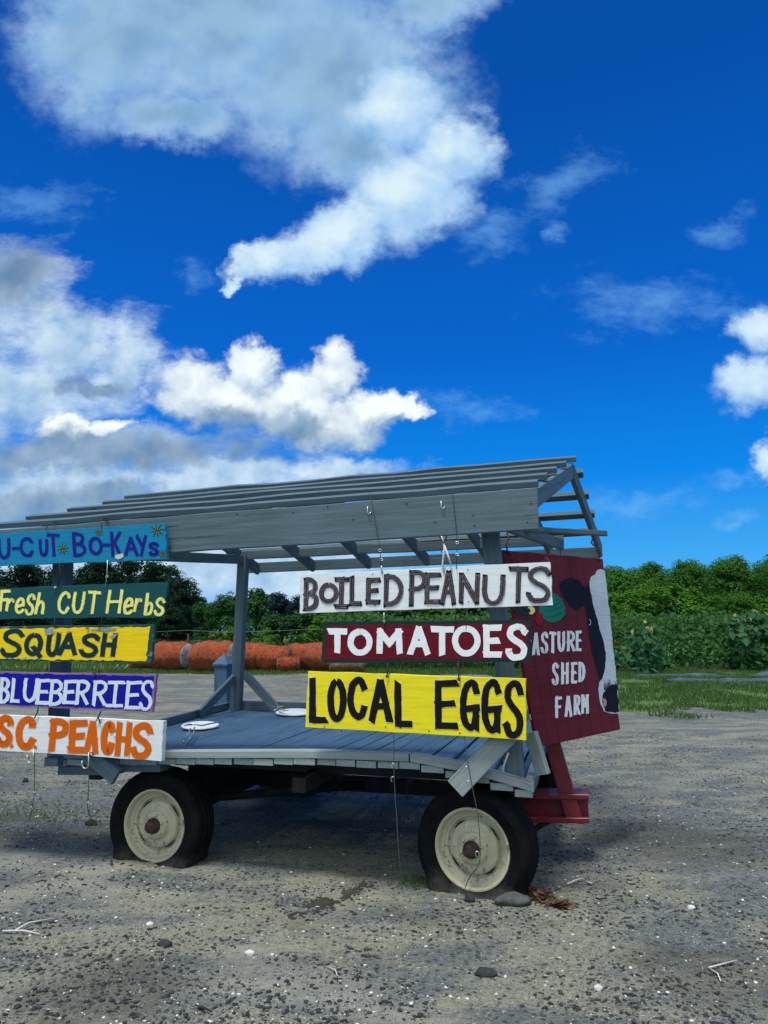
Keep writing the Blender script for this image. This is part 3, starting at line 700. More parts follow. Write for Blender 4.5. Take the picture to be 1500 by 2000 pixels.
    def letters(s, spec, tr, w, mats, style='plain', slant=0., ol=0., jit=.45, base=.0024, name='painted_word'):
        """spec: (char, x0, x1, y0, y1) in zoom pixels, tr maps zoom -> photo pixels"""
        mb = MB(); cnt = 0
        for row in spec:
            if row is None:
                mb.build(name, mats, s.root); mb = MB(); continue
            ch, x0, x1, y0, y1 = row[:5]; ww = row[5] if len(row) > 5 else w
            (ax, ay), (bx, by) = tr(x0, y0), tr(x1, y1)
            i_ = ww / 2
            ax += i_; bx -= i_; ay += i_; by -= i_
            if ch == '-': ax -= i_ * .5; bx += i_ * .5
            for si, st in enumerate(GL[ch]):
                if ch == '.': ww = abs(tr(0, y1)[1] - tr(0, y0)[1]); cx_, cy_ = (tr(x0, 0)[0] + tr(x1, 0)[0]) / 2, (tr(0, y0)[1] + tr(0, y1)[1]) / 2; ax, bx, ay, by = cx_ - 1, cx_ + 1, cy_, cy_ + .01
                pts = [(ax + (bx - ax) * p[0] + slant * (by - ay) * (.5 - p[1]), ay + (by - ay) * p[1]) for p in st]
                pts = [np.array(p) + rng.normal(0, .25, 2) for p in pts]
                e = cnt * .00003; cnt += 1
                if ol: s.stroke(mb, pts, ww + 2 * ol, base - .0008 + e * .2, 1, jit, .5)
                s.stroke(mb, pts, ww, base + e, 0, jit)
                if style == 'marker':
                    for q in range(2):
                        o_ = (q - .5) * ww * .46; pp = resample(pts, 3.)
                        sh = []
                        for i in range(len(pp)):
                            t = pp[min(i + 1, len(pp) - 1)] - pp[max(i - 1, 0)]; t = t / (np.linalg.norm(t) + 1e-6); sh.append(pp[i] + np.array([-t[1], t[0]]) * o_)
                        s.stroke(mb, sh, ww * .30, base + .004 + e + q * .0001, 2, .35, .15)
        return mb.build(name, mats, s.root)
    def field(s, pts, m_, h=.0010, jit=.6, name='painted_field'):
        mb = MB(); s.poly(mb, pts, h, 0, jit); return mb.build(name, m_, s.root)
    def wire(s, pts, r=.0028, m_='darkwire', h=.012, name='hanging_wire', up_t=None):
        mb = MB(); mb.tube([s.pt(*p[:2], p[2] if len(p) > 2 else h) for p in pts], r); return mb.build(name, M[m_], s.root)
    def nails(s, pts, r=1.7):
        for (x, y) in pts:
            mb = MB(); s.poly(mb, [(x + r * math.cos(a), y + r * .9 * math.sin(a)) for a in np.linspace(0, 6.28, 9)[:-1]], .0046, 0, .25, 9); mb.build('nail_hole', M['slot'], s.root)
    def knot(s, px, py, r=.010, m_='darkwire', h=.010):
        mb = MB(); c = s.pt(px, py, h)
        for k in range(3):
            a0 = rng.random() * 6; pts = [c + np.array([math.cos(a0 + a) * r, rng.normal(0, .002), math.sin(a0 + a) * r * (.6 + .4 * rng.random())]) for a in np.linspace(0, 5, 9)]
            mb.tube(pts, .0022)
        return mb.build('wire_knot', M[m_], s.root)
def T1(x, y): return x / 3, 880 + y / 3
def T4(x, y): return x / 3.5714, 1200 + y / 3.5714
def T8(x, y): return x / 4.6875, 1380 + y / 4.6875
def T5(x, y): return 560 + x / 2.8846, 1180 + y / 2.8846
def T2(x, y): return 400 + x / 3.75, 880 + y / 3.75
def T3(x, y): return 780 + x / 3.4091, 880 + y / 3.4091
def T6(x, y): return 940 + x / 3.3333, 1050 + y / 3.3333
TS = -.235                                         # plane the signs hang in, just ahead of the fascia
# 1 turquoise flowers sign
s = Sign('hanging_sign', [(-92, 1048), (321.5, 1021.5), (325.5, 1092), (-92, 1109)], TS, .028, M['turq'], 'turquoise board reading U-CUT BO-KAYs hanging against the roof beam')
s.letters([('U', -14, 62, 512, 636), ('-', 72, 106, 555, 590), ('C', 113, 195, 506, 624), ('U', 226, 284, 518, 622), ('T', 274, 352, 484, 622), None, ('B', 424, 502, 478, 622), ('O', 518, 602, 504, 612),
           ('-', 608, 642, 535, 570), ('K', 645, 712, 474, 622), ('A', 724, 810, 504, 618), ('Y', 796, 864, 492, 618), ('S', 866, 932, 534, 618)], T1, 6.3, [M['l_blue']], slant=-.05, jit=.35)
def star(s, cx, cy, r):
    mb = MB(); c = T1(cx, cy)
    for k in range(8):
        a = math.pi * k / 8 + .2; q = r / 3 * (1 if k % 2 else .75)
        s.stroke(mb, [(c[0] - math.cos(a) * q, c[1] - math.sin(a) * q), (c[0] + math.cos(a) * q, c[1] + math.sin(a) * q)], 2.4, .0022 + k * .00004, k % 2, .15, 0, True)
    return mb.build('painted_star', [M['starolive'], M['dkgreen']], s.root)
star(s, 370, 576, 36); star(s, 578, 478, 27); star(s, 920, 470, 46); star(s, 955, 605, 30)
s.field([T1(672, 612), T1(722, 603), T1(725, 622), T1(690, 640), T1(674, 632)], M['rope'], .0044, .5, 'paint_chip')
s.wire([(90, 1036, .006), (93, 1026, .01), (104, 1020, -.05), (118, 1018, -.1)]); s.wire([(198, 1028, .006), (199, 1016, -.02), (206, 1012, -.06), (214, 1024, .006)], .004)
# 2 herbs
s = Sign('hanging_sign', [(-80, 1152.5), (328.3, 1136), (318.5, 1205), (-80, 1211)], TS + .012, .022, M['teal'], 'dark teal board reading Fresh CUT Herbs in pale yellow letters')
s.letters([('F', -4, 54, 815, 944), ('r', 34, 82, 866, 942), ('e', 88, 146, 862, 956), ('S', 148, 206, 840, 968), ('h', 209, 266, 830, 960), None, ('C', 338, 410, 826, 957), ('U', 424, 496, 828, 957), ('T', 510, 586, 822, 957), None,
           ('H', 626, 716, 815, 955), ('e', 722, 782, 862, 962), ('r', 785, 832, 864, 946), ('b', 848, 900, 834, 966), ('S', 904, 966, 862, 970)], T1, 5.6, [M['l_cream'], M['starolive']], slant=.12, ol=.5)
s.wire([(116, 1102), (118, 1122), (113, 1146)], .004); s.knot(120, 1108, .014); s.knot(117, 1125, .010); s.wire([(210, 1094), (209, 1118), (206, 1146)], .0026, 'steel'); s.knot(209, 1126, .008, 'steel'); s.knot(108, 1147, .008, 'steel')
# 3 squash
s = Sign('hanging_sign', [(-70, 1224), (303, 1219), (295, 1295.5), (-70, 1289)], TS + .004, .026, M['bordergreen'], 'yellow board reading SQUASH with chipped green border')
s.field([(-66, 1229.5), (292.5, 1224.5), (286, 1291), (-66, 1286)], M['yellow'], jit=.9)
s.letters([('S', 5, 162, 100, 302), ('Q', 168, 305, 128, 305), ('U', 322, 418, 128, 297), ('A', 406, 545, 126, 288), ('S', 558, 694, 130, 302), ('H', 706, 814, 128, 297)], T4, 9.2, [M['dkgreen'], M['l_olive']], slant=.12, ol=.9)
for q in ([(85, 1228), (103, 1228), (107, 1235), (96, 1242), (88, 1238)], [(168, 1229), (205, 1226), (230, 1226), (222, 1232), (190, 1233)], [(208, 1243), (228, 1238), (222, 1246)], [(40, 1285), (52, 1284), (48, 1289)]):
    s.field(q, M['rope'] if 0 else M['weathered'], .0044, .9, 'paint_chip')
s.wire([(107, 1208), (106, 1228)]); s.wire([(199, 1203), (198, 1224)]); s.knot(193, 1223, .009); s.knot(170, 1226, .008)
# 4 blueberries
s = Sign('hanging_sign', [(-60, 1310.5), (306.3, 1316.8), (297.5, 1391), (-60, 1376)], TS + .01, .022, M['pink'], 'deep blue board reading BLUEBERRIES with mauve border')
s.field([(-56, 1314), (300.5, 1320.5), (292, 1387), (-56, 1373)], M['blue'], jit=.7)
s.letters([('B', -4, 70, 438, 622), ('L', 76, 142, 443, 617), ('U', 160, 264, 443, 614), ('E', 252, 347, 450, 630), ('B', 345, 442, 453, 637), ('E', 440, 530, 456, 627), ('R', 528, 624, 456, 632), ('R', 646, 748, 460, 640), ('I', 742, 866, 463, 648), ('E', 874, 986, 463, 662), ('S', 974, 1072, 456, 674)], T4, 6.9, [M['l_pale']], slant=.09)
s.wire([(93, 1293), (92, 1312)]); s.wire([(194, 1296), (193, 1318)]); s.knot(184, 1317, .010)
# 5 peaches
s = Sign('hanging_sign', [(-60, 1394), (319, 1408.6), (315, 1487), (-60, 1461)], TS - .004, .04, M['whiteworn'], 'white board reading S.C. PEACHS in fat orange letters')
s.letters([('S', -40, 122, 78, 374, 12), ('.', 92, 120, 350, 376, 4.5), ('C', 143, 326, 88, 398, 12.5), ('.', 308, 336, 358, 384, 4.5), None, ('P', 450, 624, 110, 412), ('E', 628, 797, 122, 428), ('A', 775, 908, 132, 434, 11), ('C', 922, 1050, 133, 442), ('H', 1058, 1200, 142, 452, 10.5), ('S', 1198, 1396, 148, 482)], T8, 12.4, [M['l_orange'], M['l_peach']], slant=.07, ol=.9)
s.wire([(75, 1380), (73, 1392), (67, 1403)], .004); s.wire([(198, 1388), (192, 1402), (196, 1413)], .004); s.wire([(196, 1390), (188, 1408)], .003); s.knot(178, 1473, .012)
def shook(root, s, px, py, w=13, h=24):
    mb = MB(); pts = [(px + w, py - h), (px + w, py - 4)] + [(px + w / 2 + w / 2 * math.cos(a), py - 2 + 9 * math.sin(a)) for a in np.linspace(0, math.pi, 8)] + [(px, py - 8)]
    mb.tube([s.pt(*p, .012) for p in pts], .0038); return mb.build('s_hook', M['steel'], s.root)
shook(s.root, s, 160, 1494); shook(s.root, s, 53, 1483, 12, 18)
# 6 boiled peanuts
s = Sign('hanging_sign', [(586, 1123), (1074.5, 1097.5), (1080, 1182), (585, 1198)], TS + .01, .026, M['white'], 'white board reading BOILED PEANUTS in grey outlined letters')
spec = [(c,) + T2(x0, y0) + T2(x1, y1) for c, x0, x1, y0, y1 in [('B', 722, 834, 930, 1174), ('O', 834, 980, 966, 1124), ('I', 948, 1056, 926, 1160), ('L', 1056, 1156, 916, 1140), ('E', 1178, 1288, 930, 1127), ('D', 1308, 1457, 903, 1144)]]
spec += [None] + [(c,) + T3(x0, y0) + T3(x1, y1) for c, x0, x1, y0, y1 in [('P', 63, 180, 796, 1040), ('E', 166, 280, 810, 1024), ('A', 270, 382, 798, 1030), ('N', 393, 537, 812, 1022), ('U', 551, 704, 823, 1034), ('T', 726, 862, 770, 1017), ('S', 843, 1014, 770, 1017)]]
s.letters([q_ and (q_[0], q_[1], q_[3], q_[2], q_[4]) for q_ in spec], lambda x, y: (x, y), 9.6, [M['l_edge'], M['l_edge'], M['l_grey']], 'marker', slant=.02)
fa = .235 - .15 - .022 - .004                     # how far behind the sign plane the fascia face is
s.wire([(722, 962, -.044), (738, 1046, -.044), (741, 1062, -.02), (745, 1112)], .0024); s.wire([(883, 955, -.044), (892, 1044, -.044), (893, 1070, -.02), (891, 1111)], .0024)
for a, b in ((742, 1075), (745, 1093), (893, 1060), (893, 1083)): s.knot(a, b, .009, 'steel', -.005)
s.nails([(728, 1122), (732, 1182), (914, 1113), (915, 1175), (843, 1189)], 1.5)
s.wire([(862, 1048, -.03), (868, 1068), (866, 1088), (864, 1102), (868, 1118)], .006, 'rope'); s.wire([(868, 1066), (876, 1088), (881, 1104)], .006, 'rope'); s.wire([(858, 1046, -.03), (866, 1060), (872, 1048, -.03)], .006); s.knot(866, 1076, .013)
s.wire([(745, 1105), (746, 1120, .004)], .005, 'steel'); s.wire([(1062, 1096, -.02), (1068, 1090, -.03), (1074, 1097, -.01)], .005)
# 7 tomatoes
s = Sign('hanging_sign', [(632, 1214.5), (1037.5, 1210.5), (1035.5, 1293), (626.5, 1295)], TS + .014, .024, M['dkgreen'], 'crimson board reading TOMATOES with dark green border')
s.field([(639, 1221.5), (1030.5, 1217), (1029, 1286.5), (634, 1288.5)], M['crimson'], jit=.6)
s.letters([('T', 230, 342, 136, 277), ('O', 342, 485, 136, 292), ('M', 502, 656, 136, 281), ('A', 680, 810, 125, 287), ('T', 810, 945, 123, 290), ('O', 930, 1092, 120, 294), ('E', 1106, 1214, 113, 302), ('S', 1232, 1360, 110, 318)], T5, 12.2, [M['l_white'], M['tomred']], slant=.0, ol=.5)
s.wire([(750, 1197), (750, 1218)], .003, 'steel'); s.wire([(889, 1192), (890, 1216)], .003); s.knot(750, 1214, .006, 'steel')
# 8 eggs
s = Sign('hanging_sign', [(601.5, 1311), (1027.5, 1325.5), (1028, 1446), (595.7, 1420)], TS + .006, .018, M['lemon'], 'lemon yellow board reading LOCAL EGGS in tall black letters')
s.letters([('L', 124, 232, 413, 672), ('O', 228, 337, 416, 668), ('C', 341, 454, 410, 652), ('A', 458, 599, 422, 668), ('L', 606, 712, 436, 694), None, ('E', 833, 968, 426, 705), ('G', 973, 1092, 426, 714), ('G', 1093, 1214, 423, 727), ('S', 1220, 1337, 428, 757)], T5, 13.2, [M['l_black'], M['l_cream']], slant=.0, ol=.55)
s.wire([(757, 1294), (757, 1312), (755, 1322)], .004); s.wire([(895, 1292), (896, 1318), (896, 1328)], .004); s.knot(894, 1300, .010); s.knot(757, 1302, .008); s.knot(756, 1321, .007); s.knot(896, 1327, .008)
eggs = s; s.nails([(634, 1419.5), (753, 1420), (838, 1428), (898, 1432), (667, 1427.5), (1010, 1334)])
# loose wires below the signs
def dangling(pts, label, hooks=()):
    p = [fp(x, y, t) for x, y, t in pts]
    r = empty('loose_wire', p[-1], label, 'wire')
    mb = MB(); mb.tube(cr(p, 5), .0026); mb.build('strand', M['wire'], r)
    for (x, y, t) in hooks:
        mb = MB(); c = fp(x, y, t); mb.tube([c + np.array([math.cos(a) * .010, 0, math.sin(a) * .014]) for a in np.linspace(-.5, 4.6, 10)], .0024); mb.build('wire_hook', M['steel'], r)
dangling([(769, 1428, -.22), (770, 1520, -.23), (775, 1600, -.25), (780, 1680, -.27), (787, 1727, -.26)], 'long thin wire hanging from the lemon sign to the ground beside the weed', [(768, 1496, -.23), (767, 1522, -.23)])
dangling([(907, 1438, -.22), (914, 1490, -.24), (922, 1535, -.24), (934, 1600, -.25), (937, 1680, -.24), (918, 1712, -.22), (908, 1735, -.14)], 'thin bent wire hanging from the lemon sign across the cream wheel', [(911, 1502, -.235), (915, 1530, -.24), (932, 1668, -.25)])
dangling([(68, 1470, -.23), (67, 1540, -.23), (64, 1570, -.24), (56, 1604, -.2)], 'thin wire hanging from the peach sign, nearest the left edge', [(65, 1551, -.235), (60, 1580, -.24)])
dangling([(174, 1484, -.23), (173, 1540, -.23), (171, 1575, -.23), (178, 1604, -.2)], 'thin wire hanging from the peach sign beside the left wheel', [(171, 1571, -.235)])
# hooks screwed into the fascia
for px, py in ((720, 998), (864, 988)):
    mb = MB(); c = fp(px, py, -.185); mb.tube([c + U * .012 + D * .012, c + U * .012 - ZV * .012, c - ZV * .018, c - U * .008 - ZV * .008, c - U * .008 + ZV * .03], .003); part(mb, 'screw_hook', M['steel'])

# ------------------------------------------------------------------ big red farm panel
BA, BL = R(45), R(6.7)
e1 = np.array([math.sin(BA), math.cos(BA), 0]); nb = np.array([math.cos(BA), -math.sin(BA), 0]); dn = -ZV * math.cos(BL) + nb * math.sin(BL)
bn = np.cross(e1, dn); bp0 = np.array([.812, 4.84, 2.01])
if bn @ np.array([0, 1., 0]) < 0: bn = -bn
s = Sign('farm_sign', [(982, 1073.5), (1177.6, 1091.5), (1211.5, 1425), (1051, 1459.5)], 0, .022, M['redboard'], 'big barn red panel with painted cow and white farm name at wagon end', 'sign', bp0, bn)
gv = MB()
for k in range(1, 8):
    f = k / 7.6; a = s.q[0] + (s.q[1] - s.q[0]) * f; b = s.q[3] + (s.q[2] - s.q[3]) * f
    s.stroke(gv, [a + (b - a) * .004, b - (b - a) * .004], 1.5, .0006, 0, .12, 0)
gv.build('groove', M['slot'], s.root)
s.letters([('P', 272, 325, 622, 772), ('A', 330, 382, 618, 766), ('S', 386, 438, 614, 754), ('T', 440, 492, 612, 752), ('U', 496, 546, 610, 744), ('R', 556, 612, 607, 741), ('E', 614, 654, 605, 738)], T6, 5.6, [M['l_dull']], jit=.25)
s.letters([('S', 458, 506, 812, 962), ('H', 520, 570, 812, 954), ('E', 584, 625, 810, 950), ('D', 632, 677, 808, 940)], T6, 5.6, [M['l_dull']], jit=.25)
s.letters([('F', 480, 526, 1035, 1176), ('A', 540, 594, 1030, 1168), ('R', 602, 646, 1024, 1156), ('M', 650, 702, 1020, 1146)], T6, 5.6, [M['l_dull']], jit=.25)
def P6(*pts): return [T6(*p) for p in pts]
cw = MB()
s.poly(cw, P6((703, 300), (712, 252), (742, 240), (752, 213), (775, 207), (797, 210), (806, 222), (834, 480), (864, 760), (889, 1000), (902, 1146), (850, 1145), (800, 1130), (772, 1070), (762, 990), (770, 940), (785, 920), (806, 850), (808, 750), (790, 660), (760, 560), (725, 430)), .0016, 1, .4)
s.poly(cw, P6((508, 320), (520, 285), (545, 268), (590, 262), (632, 275), (660, 310), (685, 327), (698, 300), (703, 265), (705, 345), (727, 430), (762, 560), (792, 660), (811, 750), (808, 850), (787, 920), (770, 930), (755, 860), (730, 780), (710, 690), (695, 600), (690, 520), (672, 440), (650, 455), (620, 470), (575, 440), (535, 380)), .0024, 0, .5)
s.poly(cw, P6((795, 1005), (820, 975), (850, 960), (886, 955), (898, 1134), (850, 1136), (806, 1128), (788, 1070)), .0028, 0, .8)
for k in range(26):                                  # dry-brush fringe of the muzzle
    x = 800 + k * 3.5; s.stroke(cw, P6((x, 990), (x + random.uniform(-3, 3), 975 - random.uniform(10, 55))), .8, .0030 + k * .00002, 0, .1, 0)
s.poly(cw, P6((793, 1052), (806, 1046), (817, 1062), (816, 1095), (803, 1100), (794, 1078)), .0040, 2, .4)
s.stroke(cw, cr(P6((704, 530), (712, 545), (712, 562), (700, 572))), 1.2, .0040, 1, .1, 0)
cw.build('painted_cow', [M['cowblack'], M['cowwhite'], M['pinknose']], s.root)
ml = MB()
s.poly(ml, P6((370, 470), (400, 400), (440, 360), (480, 362), (520, 395), (545, 450), (545, 500), (522, 535), (480, 552), (430, 545), (390, 520)), .0016, 0, .4)
for k, y in enumerate((400, 430, 470, 510)): s.stroke(ml, cr(P6((395 + k * 4, y + 40), (440, y + 48), (500, y + 30), (538, y + 5))), 1.4, .0022 + k * .0001, 1, .3, 0, True)
ml.build('painted_melon', [M['melon'], M['melondark']], s.root)
tm = MB(); tm2 = MB(); tm3 = MB(); s.poly(tm, [T6(378 + 27 * math.cos(a), 528 + 42 * math.sin(a)) for a in np.linspace(0, 6.28, 18)[:-1]], .0034, 0, .4)
s.poly(tm2, [T6(325 + 24 * math.cos(a), 472 + 28 * math.sin(a)) for a in np.linspace(0, 6.28, 16)[:-1]], .0040, 1, .4)
s.poly(tm3, P6((205, 470), (250, 455), (310, 462), (322, 480), (300, 500), (235, 500)), .0044, 2, 1.2)
s.poly(tm3, P6((462, 250), (476, 262), (478, 290), (462, 290)), .0016, 2, .5)
tm.build('painted_tomato', M['tomred'], s.root); tm2.m = [0] * len(tm2.m); tm2.build('painted_onion', M['l_cream'], s.root); tm3.m = [0] * len(tm3.m); tm3.build('painted_leaves', M['dkgreen'], s.root)
sh = MB(); sh.tube([s.pt(990, 1042, -.02), s.pt(993, 1050, .0), s.pt(989, 1064, .0), s.pt(991, 1078, .01), s.pt(997, 1082, .005)], .006); sh.tube([s.pt(1157, 1052, -.02), s.pt(1155, 1060, 0), s.pt(1160, 1066, 0), s.pt(1166, 1058, -.01)], .006)
sh.tube([s.pt(1166, 1060, -.01), s.pt(1169, 1078, -.01), s.pt(1170, 1096, .006)], .004); sh.build('hanging_hook', M['darkwire'], s.root)
rp_ = MB(); rp_.tube([fp(1035, 1396, .0), fp(1036, 1404, -.05), fp(1038, 1405, -.05)], .004); rp_.build('rope_end', M['rope'], s.root)

# ------------------------------------------------------------------ discs on the deck, bollard
def disc(px, py, rx, label, ang):
    c = on_ground(px, py, .72); sx = (c - ORG) @ U; tx = (c - ORG) @ D; z = zdeck(sx, tx) + .008
    c = W(sx, tx, z + .006); rad = rx / FPX * np.linalg.norm(c - CAMP)
    r = empty('white_disc', c, label, 'disc', None, 0)
    mb = MB(); prof = [(0, -.004), (rad * .98, -.004), (rad, 0), (rad * .985, .006), (rad * .9, .009), (0, .007)]
    n = 40; vs = []; fs = []
    for (q, zz) in prof:
        for k in range(n): vs.append(c + np.array([q * math.cos(6.2832 * k / n), q * .86 * math.sin(6.2832 * k / n), zz + .03 * (q / max(rad, .01)) * math.sin(6.2832 * k / n) * .5 + .012]))
    for i in range(len(prof) - 1):
        for k in range(n): fs.append((i * n + k, i * n + (k + 1) % n, (i + 1) * n + (k + 1) % n, (i + 1) * n + k))
    mb.add(vs, fs, 0, None, True); mb.build('plate', M['white'], r)
    return r, c, rad
r, c, rad = disc(391, 1415, 34, 'white round disc lying loose on the deck with two wire tails', 0)
mb = MB(); k0 = on_ground(372, 1423, .75)
mb.tube([k0, on_ground(366, 1436, .735), on_ground(358, 1449, .725)], .006); mb.tube([k0 + np.array([.03, 0, .01]), on_ground(378, 1432, .735), on_ground(370, 1444, .725)], .006)
mb.tube([k0 + np.array([-.05, .02, .02]), k0 + np.array([.0, 0, .035]), k0 + np.array([.08, .02, .02]), k0 + np.array([.2, .22, .03])], .006); mb.tube([k0 + np.array([-.03, .06, .02]), k0 + np.array([.03, -.01, .03])], .006); mb.build('wire_tail', M['steel'], r)
r, c, rad = disc(575, 1394, 35, 'white round disc on the deck half hidden by the lemon sign', 0)
mb = MB(); k0 = on_ground(548, 1386, .76); mb.tube([on_ground(528, 1378, .78), k0, on_ground(562, 1387, .77)], .006); mb.tube([on_ground(536, 1388, .77), k0 + np.array([0, 0, .03]), on_ground(554, 1379, .79)], .006); mb.tube([on_ground(540, 1380, .78), on_ground(556, 1388, .77)], .006); mb.build('wire_tail', M['steel'], r)
bb = fp(437, 1420, 3.0); bb[2] = 0
r = empty('wooden_post', bb, 'square blue grey post with pointed cap standing behind the wagon deck', 'post')
mb = MB(); c = fp(437, 1300, 3.0); top = c[2]; mb.board(bb, (c[0], c[1], top), U * .15, D * .15); mb.build('shaft', M['greydeck'], r)
mb = MB(); q = .088; p = np.array([c[0], c[1], top]); cs = [p + U * a + D * b for a, b in ((-q, -q), (q, -q), (q, q), (-q, q))]
vs = cs + [v + ZV * .022 for v in cs] + [p + ZV * .135]
mb.add(vs, [(0, 1, 5, 4), (1, 2, 6, 5), (2, 3, 7, 6), (3, 0, 4, 7), (4, 5, 8), (5, 6, 8), (6, 7, 8), (7, 4, 8), (3, 2, 1, 0)]); mb.build('cap', M['greydeck'], r)

# ------------------------------------------------------------------ round bales
def straw(name, a, b):
    m_, g, b_ = mat(name); co = g.n.new('ShaderNodeTexCoord').outputs['Object']
    n = g.noise(g.map(co, scale=(5, 2.4, 5)), 1.7, 7, .75, 1.8); n2 = g.noise(co, 2.2, 5, .65)
    c = g.mix(g.lin(n, .3, .7), a, b); c = g.mix(g.lin(n2, .48, .74, 0, .8), c, (.11, .075, .045))
    g.set(b_.inputs['Base Color'], c); b_.inputs['Roughness'].default_value = .85; g.set(b_.inputs['Normal'], g.bump(n, .9, .08)); return m_
M['straw_o'] = straw('orange painted straw', (.16, .024, .007), (.48, .095, .018)); M['straw_g'] = straw('grey netting end', (.26, .28, .30), (.46, .49, .52)); M['straw_b'] = straw('dull brown straw', (.10, .075, .045), (.24, .15, .085))
def bale(px0, px1, top, base, Y, label, endm='straw_b', yaw=12, bodym='straw_o', seed=0):
    c0 = at_dist((px0 + px1) / 2, 1250, Y); h = EYE - (top - 1232) / FPX * Y; h = max(.35, h); L = (px1 - px0) / FPX * Y
    r = empty('round_bale', (c0[0], Y, 0), label, 'hay bale', 'round bales lined up along the far gravel edge', R(yaw))
    rad = h / 2 * 1.02; bodyL = L * .97; n = 44; m_ = 12; vs = []; fs = []; mi = []
    for i in range(m_ + 1):
        x = -bodyL / 2 + bodyL * i / m_; e = abs(2 * i / m_ - 1); rr = rad * (1 - .16 * max(0, e - .62) ** 1.2 / .38 ** 1.2)
        for k in range(n):
            a = 2 * math.pi * k / n; p = Vector((x, rr * 1.06 * math.cos(a), rr * math.sin(a)))
            d_ = mnoise.noise((p.x * 2.4 + seed * 7, p.y * 2.4, p.z * 2.4)) * .065 + mnoise.noise((p.x * 9 + seed, p.y * 9, p.z * 9)) * .035
            q = 1 + d_ / rad; zz = rad * .97 + rr * math.sin(a) * q; vs.append((x + d_ * .5, p.y * q, max(.0, zz)))
    for i in range(m_):
        for k in range(n): fs.append((i * n + k, (i + 1) * n + k, (i + 1) * n + (k + 1) % n, i * n + (k + 1) % n))
    mb = MB(); mb.add(vs, fs, 0, None, True)
    # loose straw on the skin
    for _ in range(1500):
        i = random.randrange(m_); k = random.randrange(n); a = np.array(vs[i * n + k]); nrm = np.array([random.gauss(0, .5), a[1], a[2] - rad]); nrm = nrm / (np.linalg.norm(nrm) + 1e-6)
        t = np.array([random.gauss(0, 1), random.gauss(0, 1), random.gauss(-.3, 1)]); t = t / np.linalg.norm(t); p = a + np.array([random.uniform(0, bodyL / m_), 0, 0])
        b = p + t * random.uniform(.04, .12) + nrm * random.uniform(.015, .05); w_ = np.cross(t, nrm) * .011
        mb.add([p - w_, p + w_, b], [(0, 1, 2)], 0, None, False)
    mb.build('straw_body', M[bodym], r, True)
    for sgn in (-1, 1):
        cap = MB(); ring = [vs[(0 if sgn < 0 else m_) * n + k] for k in range(n)]; cen = np.mean(np.array(ring), axis=0)
        v2 = []; 
        for f_, o_ in ((1.0, .0), (.93, .03), (.55, .045), (.0, .05)):
            for k in range(n):
                p = cen + (np.array(ring[k]) - cen) * f_ + np.array([sgn * (o_ + random.gauss(0, .008) * (f_ < 1)), 0, 0]); v2.append(p)
        f2 = [(i * n + k, i * n + (k + 1) % n, (i + 1) * n + (k + 1) % n, (i + 1) * n + k) for i in range(3) for k in range(n)]
        cap.add(v2, f2, 0, None, True); cap.build('bale_end', M[endm], r, True)
bale(258, 316, 1268, 1305, 30, 'small low red bale at the left end of the row, partly behind the yellow board', yaw=20, seed=1)
bale(300, 376, 1253, 1305, 29, 'orange red bale with a wide grey netting end beside its larger neighbour', 'straw_g', -24, seed=2)
bale(376, 460, 1252, 1308, 28, 'largest smooth orange red bale left of the blue grey post', 'straw_g', -14, seed=3)
bale(454, 522, 1255, 1304, 29, 'orange red bale just right of the rear wagon post', 'straw_b', -6, seed=4)
bale(508, 568, 1260, 1304, 28.6, 'orange red bale with rounded shoulder next to the sunken gap', 'straw_b', -10, seed=5)
bale(544, 584, 1280, 1303, 28.0, 'lowest collapsed orange bale in the dip of the row', 'straw_b', 5, seed=6)
bale(562, 622, 1256, 1304, 29, 'brownish orange bale left of the bright one behind the crimson sign', 'straw_b', -12, seed=7)
bale(602, 694, 1254, 1307, 28.2, 'bright orange bale half hidden behind the crimson sign', 'straw_o', -16, seed=8)
bale(646, 710, 1284, 1305, 27.5, 'low grey brown bale under the crimson sign at the right end of the row', 'straw_b', 8, 'straw_b', seed=9)
for k, (a, b) in enumerate((((222, 1308), (230, 1299)), ((241, 1309), (250, 1299)))):
    p, q = on_ground(*a), at_dist(b[0], b[1], 27.6); mb = MB(); mb.tube([p - p * 0 , q], .022)
    o = mb.build('wooden_stick', M['rope'], None); tag(o, ('pale stick leaning on the small red bale, nearer the left edge', 'pale stick leaning on the small red bale, right of its twin')[k], 'stick')

# ------------------------------------------------------------------ foliage
def leaf_mesh(name, pos, nrm, size, mats, rnd=None, shape='quad'):
    n = len(pos); a = rng.normal(size=(n, 3)); nrm = nrm / (np.linalg.norm(nrm, axis=1, keepdims=True) + 1e-9)
    t = a - nrm * (a * nrm).sum(1, keepdims=True); t /= (np.linalg.norm(t, axis=1, keepdims=True) + 1e-9); b = np.cross(nrm, t)
    sz = np.asarray(size).reshape(-1, 1) * np.ones((n, 1))
    co = np.stack([pos - t * sz * .6, pos + b * sz * .36 + t * sz * .05, pos + t * sz * .6, pos - b * sz * .36 + t * sz * .05], 1).reshape(-1, 3)
    me = bpy.data.meshes.new(name); me.vertices.add(4 * n); me.vertices.foreach_set('co', co.astype(np.float32).ravel())
    me.loops.add(4 * n); me.loops.foreach_set('vertex_index', np.arange(4 * n, dtype=np.int32)); me.polygons.add(n)
    me.polygons.foreach_set('loop_start', np.arange(0, 4 * n, 4, dtype=np.int32)); me.polygons.foreach_set('loop_total', np.full(n, 4, dtype=np.int32))
    at = me.attributes.new('rnd', 'FLOAT', 'POINT'); rv = rng.random(n) if rnd is None else rnd
    at.data.foreach_set('value', np.repeat(rv, 4).astype(np.float32))
    for m_ in (mats if isinstance(mats, (list, tuple)) else [mats]): me.materials.append(m_)
    me.update(calc_edges=True); return me
